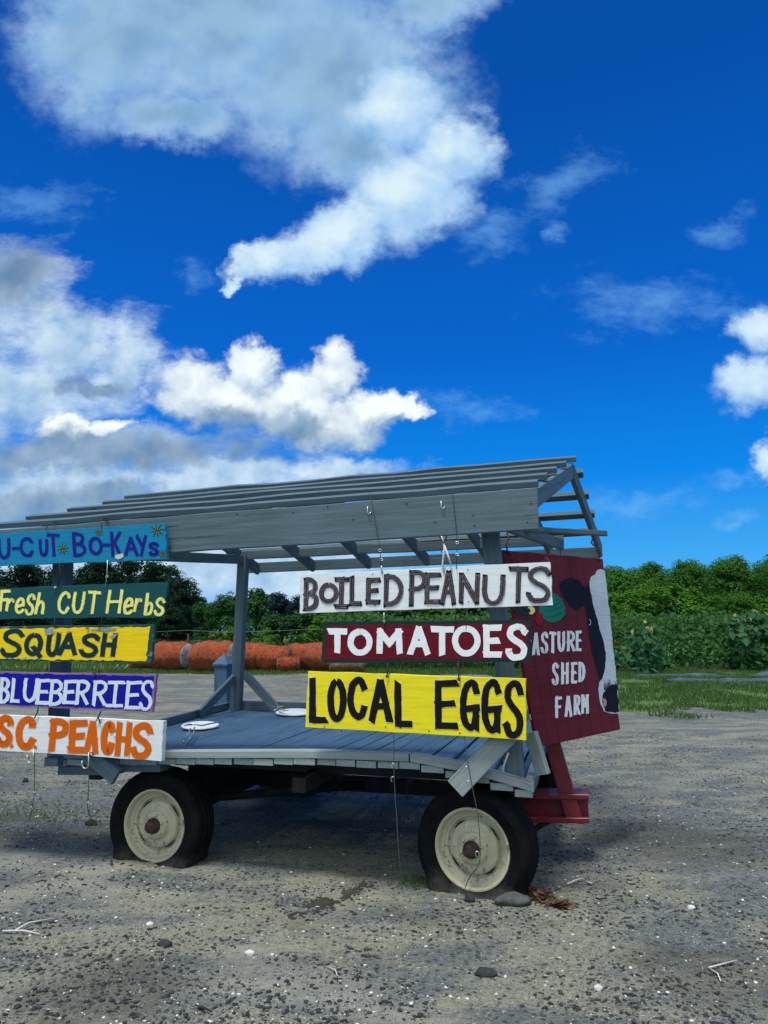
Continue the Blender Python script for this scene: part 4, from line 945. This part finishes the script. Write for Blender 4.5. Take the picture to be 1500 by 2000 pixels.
def crown_pts(lobes, n, hollow=.72):
    L = np.array([q[:3] for q in lobes]); rad = np.array([q[3] for q in lobes]); w = rad ** 2 / (rad ** 2).sum()
    idx = rng.choice(len(lobes), n, p=w); d_ = rng.normal(size=(n, 3)); d_ /= np.linalg.norm(d_, axis=1, keepdims=True)
    d_[:, 2] = np.where(d_[:, 2] < -.6, -d_[:, 2], d_[:, 2]); rr = np.where(rng.random((n, 1)) < .16, rng.uniform(.1, 1, (n, 1)), rng.uniform(hollow, 1.05, (n, 1)))
    # leaf clumps: pull towards random knots
    p = L[idx] + d_ * rad[idx][:, None] * rr
    kn = L[rng.integers(0, len(lobes), n // 28 + 4)]; kd = rng.normal(size=kn.shape); kd /= np.linalg.norm(kd, axis=1, keepdims=True)
    kn = kn + kd * rad.mean() * rng.uniform(.85, 1.1, (len(kn), 1))
    j = rng.integers(0, len(kn), n // 3); j = j[:n // 8]; p[:n // 8] = kn[j] + rng.normal(0, rad.mean() * .16, (n // 8, 3)); dd = p - L[idx]
    return p, dd + rng.normal(0, .26, (n, 3)) * np.linalg.norm(dd, axis=1, keepdims=True) + np.array([0, 0, .25])
def clump(lobes, k, seed, f=.46):
    r_ = np.random.default_rng(seed); out = []
    for (x, y, z, rd) in lobes:
        for _ in range(k):
            d_ = r_.normal(size=3); d_[2] = d_[2] if d_[2] > -.55 else -d_[2]; d_ /= np.linalg.norm(d_); q = rd * r_.uniform(.55, .86); out.append((x + d_[0] * q, y + d_[1] * q, z + d_[2] * q, rd * f * r_.uniform(.7, 1.2)))
    return out
def make_lobes(h, spread, trunk_h, n, seed):
    r_ = np.random.default_rng(seed); out = [(0, 0, trunk_h + (h - trunk_h) * .5, (h - trunk_h) * .30)]
    for i in range(n):
        z = trunk_h + (h - trunk_h) * r_.uniform(.0, .86); f = 1 - abs((z - trunk_h) / (h - trunk_h) - .36) * 1.1
        a = r_.uniform(0, 6.28); q = spread * f * r_.uniform(.35, .8); rad = (h - trunk_h) * r_.uniform(.12, .23)
        out.append((q * math.cos(a), q * math.sin(a), min(z, h - rad), rad))
    for i in range(9):                                   # stray leaders breaking the outline
        a = r_.uniform(0, 6.28); q = spread * r_.uniform(.1, .85); rad = (h - trunk_h) * r_.uniform(.05, .10)
        out.append((q * math.cos(a), q * math.sin(a), h * (1.0 - .38 * q / spread) - rad * r_.uniform(.2, 1.4), rad))
    return out
M['bark'] = simple('bark', (.055, .042, .032), .9, 0, 8, .4, .6)
M['lf_shaded'] = leaf_mat('cloud shaded oak leaves', (.003, .014, .010), (.013, .050, .022), .22)  # cloud shade over the left wood is put into this darker leaf colour
M['lf_mid'] = leaf_mat('mid green leaves', (.010, .050, .018), (.040, .120, .030), .3)
M['lf_bright'] = leaf_mat('bright green leaves', (.035, .130, .015), (.120, .285, .036), .4)
M['lf_wood'] = leaf_mat('woodland leaves', (.018, .085, .014), (.092, .235, .036), .36, .22)
M['lf_far'] = leaf_mat('distant dark pine', (.004, .018, .020), (.010, .038, .030), .15)
M['lf_vine'] = leaf_mat('vine leaves', (.012, .058, .018), (.052, .145, .034), .3, .9)
M['lf_sun'] = leaf_mat('sunflower leaves', (.018, .080, .035), (.055, .150, .060), .3, 1.5)
M['grass'] = leaf_mat('grass blades', (.042, .100, .026), (.125, .205, .062), .3, .6)
M['petal'] = leaf_mat('pale yellow petals', (.42, .40, .14), (.70, .68, .36), .3)
M['redflower'] = simple('red flower petals', (.20, .028, .022), .6)
M['seedhead'] = simple('olive flower heart', (.30, .24, .07), .8)
PROTO = {}
def proto_tree(key, h, spread, trunk_h, nl, leaves, lsize, m_, seed, lobes=None):
    lb = lobes or make_lobes(h, spread, trunk_h, nl, seed); p, nn = crown_pts(clump(lb, 8, seed), leaves, .82)
    crown = leaf_mesh('crown', p, nn, rng.uniform(lsize * .6, lsize * 1.25, leaves), M[m_])
    mb = MB(); r0 = h * .022 + .04
    mb.tube([(0, 0, -.2), (.04 * h * .1, 0, trunk_h * .6), (0, .02 * h, trunk_h + (h - trunk_h) * .35), (.0, 0, h * .8)], [r0 * 1.3, r0, r0 * .7, r0 * .2], n=8)
    for (x, y, z, rd) in lb[1:8]: mb.tube([(0, 0, max(.3, z * .55)), (x * .5, y * .5, z * .8), (x, y, z)], [r0 * .5, r0 * .33, r0 * .1], n=5)
    o = mb.build('trunk', M['bark'], None, True); tm_ = o.data; bpy.data.objects.remove(o)
    PROTO[key] = (crown, tm_, h)
def plant_tree(key, x, y, h, label, cat='tree', group=None, name='tree', rz=None, sxy=1.0, z=-.06):
    crown, trunk, h0 = PROTO[key]; k = h / h0
    r = empty(name, (x, y, z), label, cat, group, random.uniform(0, 6.28) if rz is None else rz); r.scale = (k * sxy, k * sxy, k)
    for nm, me in (('crown', crown), ('trunk', trunk)):
        o = bpy.data.objects.new(nm, me); COL.objects.link(o); o.parent = r
    return r
proto_tree('oak', 9, 3.6, .5, 26, 14000, .25, 'lf_shaded', 11); proto_tree('oak2', 9, 3.2, .3, 26, 14000, .24, 'lf_shaded', 23)
proto_tree('mid', 6, 2.0, .35, 18, 9000, .20, 'lf_mid', 5); proto_tree('slim', 6, 1.1, .5, 14, 4500, .22, 'lf_mid', 8)
proto_tree('shrub', 3, 1.6, .05, 14, 5200, .15, 'lf_mid', 31); proto_tree('bshrub', 3.4, 2.0, .05, 18, 8000, .16, 'lf_bright', 37)
proto_tree('wood', 10, 3.8, .4, 28, 17000, .25, 'lf_wood', 41); proto_tree('wood2', 10, 3.2, .3, 26, 17000, .24, 'lf_wood', 43); proto_tree('far', 12, 3.6, .2, 20, 6500, .5, 'lf_far', 47)
def place(key, px, top, Y, label, group, cat='tree', name='tree', **kw):
    p = at_dist(px, 1232, Y); h = EYE + (1232 - top) / FPX * Y + .06 - gz(Y)
    return plant_tree(key, p[0], Y, h, label, cat, group, name, z=gz(Y) - .06, **kw)
# dark wood on the left
g1 = 'dark trees behind the left signs'
LW = [(-110, 1100, 60, 'oak'), (-30, 1106, 57, 'oak2'), (45, 1100, 60, 'oak'), (118, 1104, 56, 'oak2'), (188, 1092, 60, 'oak'), (252, 1090, 58, 'oak2'), (308, 1100, 56, 'oak'), (352, 1130, 54, 'oak2'), (384, 1166, 58, 'oak')]
LL = ['dark tree beyond the left border of the picture', 'dark tree at the left border behind the teal board', 'dark tree left of the front left wagon post', 'dark tree directly behind the front left wagon post', 'dark tree under the middle of the turquoise board', 'tall dark tree right of the middle of the turquoise board', 'tall dark tree rising past the right end of the turquoise board', 'dark tree sloping down to the gap of cloudy sky', 'shortest dark tree at the right foot of the dark wood']
for (px, tp_, Y, k), lb in zip(LW, LL): place(k, px, tp_, Y, lb, g1, sxy=1.15)
for i, (px, tp_, Y) in enumerate([(60, 1180, 50), (160, 1185, 49), (250, 1178, 50), (330, 1188, 48)]):
    place('oak2', px, tp_, Y, ['dark understorey bush far left behind the yellow board', 'dark understorey bush behind the middle of the yellow board', 'dark understorey bush behind the right half of the yellow board', 'dark understorey bush right of the teal board'][i], 'understorey bushes below the dark wood', 'bush', 'bush', sxy=1.6)
g2 = 'lighter trees around the rear wagon post'
place('mid', 428, 1160, 44, 'round mid green tree left of the rear wagon post', g2, sxy=1.05); place('mid', 460, 1152, 46, 'mid green tree directly behind the rear wagon post', g2)
place('slim', 502, 1146, 42, 'slender airy tree right of the rear wagon post', g2, sxy=1.0); place('shrub', 552, 1202, 37, 'round shrub left of the white sign, below the far pines', g2, 'shrub', 'shrub', sxy=1.15)
place('shrub', 402, 1178, 47, 'small tree between dark wood and round tree', g2, sxy=.8); place('bshrub', 450, 1222, 36, 'low bright shrub at the foot of the rear post', g2, 'shrub', 'shrub'); place('bshrub', 520, 1226, 35, 'low bright shrub under the slender tree', g2, 'shrub', 'shrub')
place('bshrub', 640, 1196, 38, 'bright shrub between the white and crimson signs', g2, 'shrub', 'shrub'); place('shrub', 605, 1194, 40, 'mid green shrub at the left end of the white sign', g2, 'shrub', 'shrub', sxy=1.1)
for i, px in enumerate(range(-160, 500, 44)):
    place('far', px, 1192 + (i % 3) * 5, 150 + (i % 2) * 9, 'dark distant pine low in the far wood behind the left signs', 'low dark pines in the far wood', sxy=1.6)
for i, px in enumerate(range(500, 1240, 44)):
    place('far', px, 1160 + (i % 3) * 5 - (4 if i in (1, 2) else 0), 130 + (i % 2) * 8, 'dark distant pine in the far wood behind the signs', 'dark pines in the far wood', sxy=1.4)
for i, (px, tp_, Y) in enumerate([(690, 1180, 42), (760, 1176, 41), (840, 1172, 40), (915, 1170, 41), (985, 1165, 42), (1050, 1160, 43), (1120, 1158, 44)]):
    place('shrub' if i % 2 else 'bshrub', px, tp_, Y, 'leafy shrub standing behind the right hand signs', 'shrubs behind the right hand signs', 'shrub', 'shrub', sxy=1.5)
# sunlit wood on the right
g3 = 'woodland trees along the right skyline'
tops = [1114, 1107, 1112, 1101, 1118, 1095, 1115, 1088, 1102, 1094, 1086]
RL = ['at the left end of the right skyline, behind the farm panel', 'just right of the farm panel', 'second right of the farm panel', 'third right of the farm panel, above the bright bushes', 'lowest of the skyline, in a dip', 'broad dome near the middle of the right skyline', 'in the dip right of the broad dome', 'tall rounded crown near the right border', 'dark crown left of the right border', 'at the right border of the picture', 'beyond the right border of the picture']
for i, tp_ in enumerate(tops):
    place('wood' if i % 2 else 'wood2', 1150 + i * 40, tp_, 76 + (i * 37 % 23), 'woodland tree ' + RL[i], g3, sxy=(1.2, 1.0, 1.35, 1.1)[i % 4])
g4 = 'bright bushes in front of the right wood'
for i, (px, tp_) in enumerate([(1175, 1152), (1225, 1158), (1268, 1150), (1312, 1142), (1352, 1148), (1398, 1168), (1445, 1160), (1490, 1166), (1540, 1165)]):
    place('wood' if i in (5, 6) else 'bshrub', px, tp_, 54 + i % 3, 'bright green bush ' + ['hidden behind the farm panel', 'next to the farm panel edge', 'left of the tallest bright bush', 'tallest and brightest of the bush row', 'just right of the tallest bright bush', 'darker, right of the bright ones', 'dark and broad under the tall rounded crown', 'near the right border', 'beyond the right border'][i], g4, 'bush', 'bush', sxy=1.25)
# flowering vine bank
def vine_bank():
    n = 26000; x = rng.uniform(4.5, 22, n); x[:9000] = rng.uniform(-2.5, 8.5, 9000); y = rng.uniform(29.5, 35, n)
    top = np.array([2.15 + .35 * mnoise.noise((a * .55, b * .5, 2)) + .25 * mnoise.noise((a * 1.7, b * 1.4, 5)) for a, b in zip(x, y)])
    top = top * np.clip((y - 28.8) / 2.0, .25, 1); z = top * rng.uniform(.0, 1, n) ** .65
    nn = rng.normal(0, .6, (n, 3)) + np.array([0, -.5, .7])
    me = leaf_mesh('vine_bank', np.stack([x, y, z], 1), nn, rng.uniform(.10, .24, n), M['lf_vine']); o = bpy.data.objects.new('vine_bank', me); COL.objects.link(o)
    tag(o, 'bank of tangled vines and leaves below the bright bushes', 'vines', kind='stuff')
    m2 = 110; mb = MB()
    for _ in range(m2):
        xx = random.choice([random.uniform(6.5, 11.5), random.uniform(0, 6), random.uniform(6.8, 9.5)]); yy = random.uniform(29.2, 31); zz = random.uniform(1.0, 2.3)
        for k in range(3):
            c = np.array([xx, yy, zz]) + rng.normal(0, .05, 3); a = rng.normal(0, .024, (4, 3)); mb.add([c + a[0], c + a[1], c + a[2]], [(0, 1, 2)])
    o = mb.build('red_flowers', M['redflower'], None); tag(o, 'scattered small red blossoms in the vine bank', 'flowers', kind='stuff')
vine_bank()
def sunflower(px, base, top, label, big=1.0, flowers=5, leaves=70, spread=.55):
    p = on_ground(px, base, -.06); Y = p[1]; h = EYE + (1232 - top) / FPX * Y
    r = empty('sunflower_plant', p, label, 'sunflower', 'sunflower plants in front of the vine bank')
    st = MB(); tips = []
    for k in range(max(3, flowers)):
        a = rng.uniform(0, 6.28); q = spread * rng.uniform(.2, 1); hh = h * rng.uniform(.62, 1.0) if k else h
        tip = np.array([q * math.cos(a), q * math.sin(a), hh]); st.tube([(rng.normal(0, .08), rng.normal(0, .08), 0), tip * .5 + rng.normal(0, .05, 3), tip], [.025, .02, .01], n=5); tips.append(tip)
    st.build('stem', M['lf_sun'], r, True)
    pos = []; 
    for _ in range(leaves):
        t = tips[rng.integers(len(tips))]; f = rng.uniform(.12, .98); a = rng.uniform(0, 6.28); q = rng.uniform(.08, .38) * big * (1.25 - .5 * f); pos.append(t * np.array([f, f, f]) + np.array([q * math.cos(a), q * math.sin(a), rng.normal(0, .08)]))
    pos = np.array(pos); me = leaf_mesh('leaves', pos, rng.normal(0, .5, pos.shape) + np.array([0, -.55, .6]), rng.uniform(.16, .34, len(pos)) * big, M['lf_sun'])
    o = bpy.data.objects.new('leaves', me); COL.objects.link(o); o.parent = r
    for t in tips[:flowers]:
        mb = MB(); nv = np.array([rng.normal(0, .4), -1, rng.normal(.1, .4)]); nv /= np.linalg.norm(nv); e = np.cross(nv, ZV); e /= np.linalg.norm(e); f_ = np.cross(e, nv); R0 = rng.uniform(.045, .10)
        for k in range(13):
            a = 6.283 * (k + rng.normal(0, .25)) / 13; d_ = (e * math.cos(a) + f_ * math.sin(a)) * rng.uniform(.6, 1.15); w_ = -e * math.sin(a) + f_ * math.cos(a); c = t + nv * .03
            mb.add([c + d_ * R0 * .35 - w_ * R0 * .1, c + d_ * R0 * .35 + w_ * R0 * .1, c + d_ * R0 * .75 + w_ * R0 * .2 + nv * .01, c + d_ * R0 * 1.15 + nv * -.01, c + d_ * R0 * .75 - w_ * R0 * .2 + nv * .01], [(0, 1, 2, 3, 4)])
        ring = [t + nv * .04 + (e * math.cos(a) + f_ * math.sin(a)) * R0 * .30 for a in np.linspace(0, 6.283, 13)[:-1]]; mb.add(ring + [t + nv * .055], [(k, (k + 1) % 12, 12) for k in range(12)], 1)
        mb.build('flower_head', [M['petal'], M['seedhead']], r, True)
SFL = [(1206, 1312, 1262, 'low sunflower plant beside the farm panel edge', .8, 2, 40, .3), (1248, 1314, 1230, 'leafy sunflower plant right of the farm panel with drooping leaves', 1.1, 4, 110, .6), (1272, 1318, 1212, 'tallest pale headed sunflower near the farm panel', 1.0, 7, 100, .45),
       (1290, 1312, 1246, 'broad leaved sunflower with one big round pale head', 1.1, 3, 80, .5), (1342, 1298, 1256, 'small yellow flowered plant left of the pair by the blue sheet', .7, 5, 60, .45), (1382, 1296, 1256, 'small yellow flowered plant between its two neighbours', .7, 4, 55, .45), (1408, 1298, 1262, 'short yellow flowered plant left of the tall leafy clump', .7, 4, 50, .35),
       (1436, 1306, 1206, 'tall leafy sunflower at the left of the right hand clump', 1.3, 6, 150, .7), (1462, 1310, 1200, 'tall leafy sunflower in the middle of the right hand clump', 1.3, 5, 150, .7), (1490, 1308, 1190, 'tallest leafy sunflower at the right border', 1.3, 7, 160, .7), (1530, 1308, 1195, 'tall leafy sunflower beyond the right border', 1.3, 6, 150, .7), (1325, 1300, 1270, 'lowest green plant beside the blue sheet', .7, 1, 40, .4)]
for a in SFL: sunflower(*a)
# plastic mulch strips between the rows
M['mulch'] = simple('blue grey mulch film', (.055, .085, .110), .6, 0, 3, .4, .6)
for k, (x0, x1, y0, y1, lb) in enumerate([(8.6, 21, 22.6, 23.5, 'nearer blue grey plastic sheet strip along the sunflower bed'), (8.4, 19, 25.2, 26.0, 'farther blue grey plastic sheet strip behind the sunflower stems')]):
    n = 60; vs = []; fs = []
    for i in range(n + 1):
        x = x0 + (x1 - x0) * i / n; e = .22 * mnoise.noise((x * .9, k, 2)); hh = .16 * mnoise.noise((x * .8, 3, k)) + .05 * mnoise.noise((x * 2.5, 3, k)) - .03
        for j, (yy, zz) in enumerate(((y0 + e, -.08), (y0 + .15 + e, .03 + hh), ((y0 + y1) / 2, .07 + hh), (y1 - .15 - e, .03 + hh), (y1 - e, -.08))): vs.append((x, yy + .1 * mnoise.noise((x * 3, j, 4)), zz))
    for i in range(n):
        for j in range(4): fs.append((i * 5 + j, (i + 1) * 5 + j, (i + 1) * 5 + j + 1, i * 5 + j + 1))
    mb = MB(); mb.add(vs, fs, 0, None, True); o = mb.build('mulch_sheet', M['mulch'], None); tag(o, lb, 'plastic sheet')
# grass blades
def grass(name, pts, hmin, hmax, w, label, lean=.35, m_='grass'):
    n = len(pts); pts = np.asarray(pts, float); h = rng.uniform(hmin, hmax, (n, 1)); a = rng.uniform(0, 6.28, n); side = np.stack([np.cos(a), np.sin(a), 0 * a], 1) * w
    tip = pts + np.concatenate([rng.normal(0, lean, (n, 2)) * h, h], 1); mid = pts * .5 + tip * .5; mid[:, 2] += h[:, 0] * .12
    co = np.stack([pts - side, pts + side, mid + side * .7, tip, mid - side * .7], 1).reshape(-1, 3)
    me = bpy.data.meshes.new(name); me.vertices.add(5 * n); me.vertices.foreach_set('co', co.astype(np.float32).ravel()); me.loops.add(5 * n); me.loops.foreach_set('vertex_index', np.arange(5 * n, dtype=np.int32))
    me.polygons.add(n); me.polygons.foreach_set('loop_start', np.arange(0, 5 * n, 5, dtype=np.int32)); me.polygons.foreach_set('loop_total', np.full(n, 5, dtype=np.int32))
    at = me.attributes.new('rnd', 'FLOAT', 'POINT'); at.data.foreach_set('value', np.repeat(rng.random(n), 5).astype(np.float32)); me.materials.append(M[m_]); me.update(calc_edges=True)
    o = bpy.data.objects.new(name, me); COL.objects.link(o); return tag(o, label, 'grass', kind='stuff')
pts = []
for _ in range(80000):
    x = random.uniform(3.6, 18); y = random.uniform(12.6, 29)
    e = y - lot_far(x); d_ = mnoise.noise((x * .6, y * .8, 3)) + .5 * mnoise.noise((x * 2.1, y * 2.1, 8))
    if e + d_ * 1.7 > -.3 and d_ > -.42 + .25 * random.random(): pts.append((x, y, -.05 if e > .5 else -.0))
grass('grass_verge', pts, .035, .12, .010, 'rough mown grass strip between the gravel and the sunflower bed')
pts = [(random.uniform(-22, 5.5), random.uniform(25.2, 30) , -.05) for _ in range(26000)]
pts = [p for p in pts if p[1] - lot_far(p[0]) + 2.2 * mnoise.noise((p[0] * .5, p[1] * .6, 6)) > -.3 - (1.2 if -5 < p[0] < 1 else 0)]
grass('grass_verge', pts, .05, .16, .011, 'thin grass edging along the foot of the bales')
pts = [(random.uniform(-30, 8), random.uniform(30.5, 50)) for _ in range(42000)]
pts = [(x, y, gz(y)) for x, y in pts]
grass('tall_grass', pts, .12, .42, .014, 'tall green grass growing behind the row of bales', .25)
pts = [(random.gauss(-4.0, .55), random.gauss(6.1, .55), .0) for _ in range(1500)] + [(random.gauss(-2.75, .25), random.gauss(6.3, .2), .0) for _ in range(160)] + [(random.gauss(.18, .07), random.gauss(4.66, .06), 0) for _ in range(90)]
grass('weeds', pts, .015, .055, .004, 'sparse low weeds growing in the gravel', .8)
# wire fence in the meadow
fr = empty('wire_fence', at_dist(368, 1250, 33), 'thin pale rope fence strung on a post behind the bales', 'fence')
mb = MB(); a = at_dist(368, 1238, 33); mb.tube([(a[0], a[1], -.1), (a[0], a[1], a[2])], .045); mb.build('post', M['darkwood'], fr)
mb = MB(); a = at_dist(706, 1228, 33); mb.tube([(a[0], a[1], -.1), (a[0], a[1], a[2])], .045); mb.build('post', M['darkwood'], fr)
mb = MB(); a = at_dist(60, 1238, 33); mb.tube([(a[0], a[1], -.1), (a[0], a[1], a[2])], .045); mb.build('post', M['darkwood'], fr)
mb = MB(); mb.tube([at_dist(60, 1238, 33), at_dist(200, 1239, 33), at_dist(368, 1231, 33), at_dist(440, 1235, 33), at_dist(540, 1232, 33), at_dist(620, 1229, 33), at_dist(706, 1229, 33)], .011); mb.build('rope', M['wire'], fr)

# ------------------------------------------------------------------ loose stones and litter
def pebbles(name, n, sampler, smin, smax, m_, label, flat=.5, nmax=.09):
    ico = [(0, 0, 1), (.89, 0, .45), (.28, .85, .45), (-.72, .53, .45), (-.72, -.53, .45), (.28, -.85, .45), (.72, .53, -.45), (-.28, .85, -.45), (-.89, 0, -.45), (-.28, -.85, -.45), (.72, -.53, -.45), (0, 0, -1)]
    fc = [(0, 1, 2), (0, 2, 3), (0, 3, 4), (0, 4, 5), (0, 5, 1), (1, 6, 2), (2, 7, 3), (3, 8, 4), (4, 9, 5), (5, 10, 1), (6, 7, 2), (7, 8, 3), (8, 9, 4), (9, 10, 5), (10, 6, 1), (11, 7, 6), (11, 8, 7), (11, 9, 8), (11, 10, 9), (11, 6, 10)]
    base = np.array(ico); F = np.array(fc)
    P_ = np.array([sampler() for _ in range(n)]); sz = smin * (smax / smin) ** (rng.random(n) ** 2.4)
    V = base[None] * (1 + rng.normal(0, .36, (n, 12, 1))) * sz[:, None, None] * np.stack([rng.uniform(.7, 1.3, n), rng.uniform(.7, 1.3, n), np.full(n, flat)], 1)[:, None, :]
    a = rng.uniform(0, 6.28, n); c, s_ = np.cos(a)[:, None], np.sin(a)[:, None]
    V = np.stack([V[..., 0] * c - V[..., 1] * s_, V[..., 0] * s_ + V[..., 1] * c, V[..., 2]], -1)
    z = np.array([hgt(x, y) for x, y in P_]) + sz * flat * .35
    V += np.concatenate([P_, z[:, None]], 1)[:, None, :]
    FF = (F[None] + 12 * np.arange(n)[:, None, None]).reshape(-1, 3)
    me = bpy.data.meshes.new(name); me.vertices.add(12 * n); me.vertices.foreach_set('co', V.astype(np.float32).ravel()); k = len(FF)
    me.loops.add(3 * k); me.loops.foreach_set('vertex_index', FF.astype(np.int32).ravel()); me.polygons.add(k)
    me.polygons.foreach_set('loop_start', np.arange(0, 3 * k, 3, dtype=np.int32)); me.polygons.foreach_set('loop_total', np.full(k, 3, dtype=np.int32)); me.materials.append(M[m_]); me.update(calc_edges=True)
    o = bpy.data.objects.new(name, me); COL.objects.link(o); return tag(o, label, 'gravel', kind='stuff')
M['asph'] = simple('asphalt crumbs', (.026, .029, .034), .9, 0, 20, .5); M['shell'] = simple('pale shell bits', (.55, .56, .54), .8, 0, 12, .25); M['greyst'] = simple('grey pebbles', (.16, .165, .165), .9, 0, 6, .5)
def samp(clump, ymax=11):
    def f():
        while True:
            d_ = 2.7 + (ymax - 2.7) * random.random() ** 1.5; x = random.uniform(-.62, .62) * d_
            if -2.6 < (x - .5) * .96 - (d_ - 4.5) * .27 < .3 and 4.55 < d_ + (x - .5) * .28 < 6.8 and random.random() < .8: continue
            if clump == 0 or mnoise.noise((x * 1.3, d_ * 2.0, 4)) + .6 * mnoise.noise((x * 4, d_ * 5, 9)) > clump - random.random() * .5: return x, d_
    return f
pebbles('dark_gravel', 30000, samp(.18), .0022, .0125, 'asph', 'dark asphalt crumbs scattered over the gravel lot')
pebbles('grey_gravel', 22000, samp(.0), .002, .008, 'greyst', 'grey grit scattered over the gravel lot')
pebbles('shell_bits', 6500, samp(0.), .0014, .010, 'shell', 'small white shell and stone bits on the gravel lot')
def rock(px, py, rx, h, label, m_, name='rock', sx=1.0):
    c = on_ground(px, py); r = rx / FPX * np.linalg.norm(c - CAMP); bm_ = bmesh.new(); bmesh.ops.create_icosphere(bm_, subdivisions=3, radius=1)
    for v in bm_.verts:
        d_ = 1 + .28 * mnoise.noise(v.co * 1.4 + Vector((px, 0, 0))) + .08 * mnoise.noise(v.co * 5); v.co = Vector((v.co.x * r * d_, v.co.y * r * .6 * d_ * sx, v.co.z * h * d_))
    me = bpy.data.meshes.new(name); bm_.to_mesh(me); bm_.free(); me.materials.append(M[m_]); me.polygons.foreach_set('use_smooth', [True] * len(me.polygons))
    o = bpy.data.objects.new(name, me); COL.objects.link(o); o.location = (c[0], c[1], h * .45 + hgt(c[0], c[1])); return tag(o, label, 'rock')
M['rockm'] = simple('grey rock', (.062, .068, .066), .9, 0, 22, .45, .6); M['mud'] = simple('dark mud', (.030, .029, .022), .95, 0, 12, .5, .9)
rock(1003, 1766, 31, .040, 'long grey rock wedged in front of the flat right tyre', 'rockm'); rock(918, 1760, 10, .026, 'small dark rock in front of the flat right tyre', 'asph')
rock(488, 1862, 9, .016, 'white stone lying on the gravel in the foreground centre left', 'shell', 'stone'); rock(1350, 1776, 7, .014, 'white stone on the gravel right of the wagon', 'shell', 'stone'); rock(1168, 1932, 7, .014, 'white stone in the foreground right of centre', 'shell', 'stone'); rock(292, 1808, 6, .012, 'white stone below the left wheel', 'shell', 'stone')
rock(50, 1526, 5, .03, 'black lump on the ground at the left edge', 'asph', 'lump'); rock(178, 1610, 10, .03, 'dark clod at the foot of the wire beside the left wheel', 'mud', 'clod')
rock(948, 1905, 18, .020, 'flat black asphalt chunk in the foreground centre', 'asph', 'asphalt_chunk'); rock(322, 1846, 12, .018, 'black asphalt chunk in the foreground left', 'asph', 'asphalt_chunk')
# dark damp soil patch in front of the deck: crumbs of mud
mb = MB(); c0 = on_ground(640, 1757); ico = [(0, 0, 1), (1, 0, 0), (0, 1, 0), (-1, 0, 0), (0, -1, 0), (0, 0, -.6)]
for _ in range(1500):
    a_ = random.uniform(0, 6.28); q = abs(random.gauss(0, .55)); x = c0[0] + .17 * q * math.cos(a_) + .10 * q * math.sin(a_); y = c0[1] + .19 * q * math.sin(a_) + .13 * q * math.cos(a_)
    if mnoise.noise((x * 9, y * 9, 2)) < -.22: continue
    r_ = random.uniform(.003, .012); v = [np.array([x, y, hgt(x, y) + r_ * .25]) + np.array(k) * r_ * np.array([random.uniform(.7, 1.6), random.uniform(.7, 1.6), .55]) for k in ico]
    mb.add(v, [(0, 1, 2), (0, 2, 3), (0, 3, 4), (0, 4, 1), (5, 2, 1), (5, 3, 2), (5, 4, 3), (5, 1, 4)])
o = mb.build('soil_patch', M['mud'], None); tag(o, 'dark crumbly patch of damp soil on the ground in front of the deck', 'soil', kind='stuff')
# leaf litter by the right wheel
M['leaflit'] = simple('dead brown leaves', (.095, .050, .026), .8, 0, 20, .6)
mb = MB()
for _ in range(170):
    f = random.random(); q = on_ground(1040 + 66 * f + random.gauss(0, 5), 1752 + 24 * f + random.gauss(0, 4 - 2 * f)); q[2] = hgt(q[0], q[1]) + random.uniform(.004, .045 * (1 - f) + .01); a = rng.normal(0, .022, (3, 3)); a[:, 2] *= .5
    mb.add([q + a[0], q + a[1], q + a[2], q + a[0] * .2 - a[2]], [(0, 1, 2), (0, 2, 3)])
o = mb.build('leaf_litter', M['leaflit'], None); tag(o, 'heap of dead brown leaves trailing from the long grey rock', 'leaf litter')
def twig(pl, r, label, m_='rope'):
    mb = MB()
    for px in pl:
        P3 = []
        for i, (x, y) in enumerate(px): q = on_ground(x, y); q[2] = hgt(q[0], q[1]) + r + .006 + .006 * (i % 2); P3.append(q)
        mb.tube(P3, [r * (1 - .6 * i / len(P3)) for i in range(len(P3))], n=5)
    o = mb.build('twig', M[m_], None); tag(o, label, 'twig')
twig([[(5, 1824), (45, 1826), (78, 1829)], [(30, 1823), (55, 1810), (103, 1799)]], .006, 'pale forked twig on the gravel at the lower left')
twig([[(1384, 1893), (1402, 1908), (1408, 1921)], [(1384, 1893), (1440, 1880)]], .004, 'thin grey twig on the gravel at the lower right')
twig([[(1108, 1731), (1130, 1724), (1142, 1722)], [(1145, 1728), (1157, 1733)]], .006, 'pale crooked twig on the gravel right of the wheel'); twig([[(388, 1972), (400, 1978), (413, 1981)]], .006, 'short dark twig near the bottom edge', 'mud')
twig([[(640, 1892), (655, 1902), (659, 1912)]], .003, 'tiny bent stalk on the gravel below the deck')
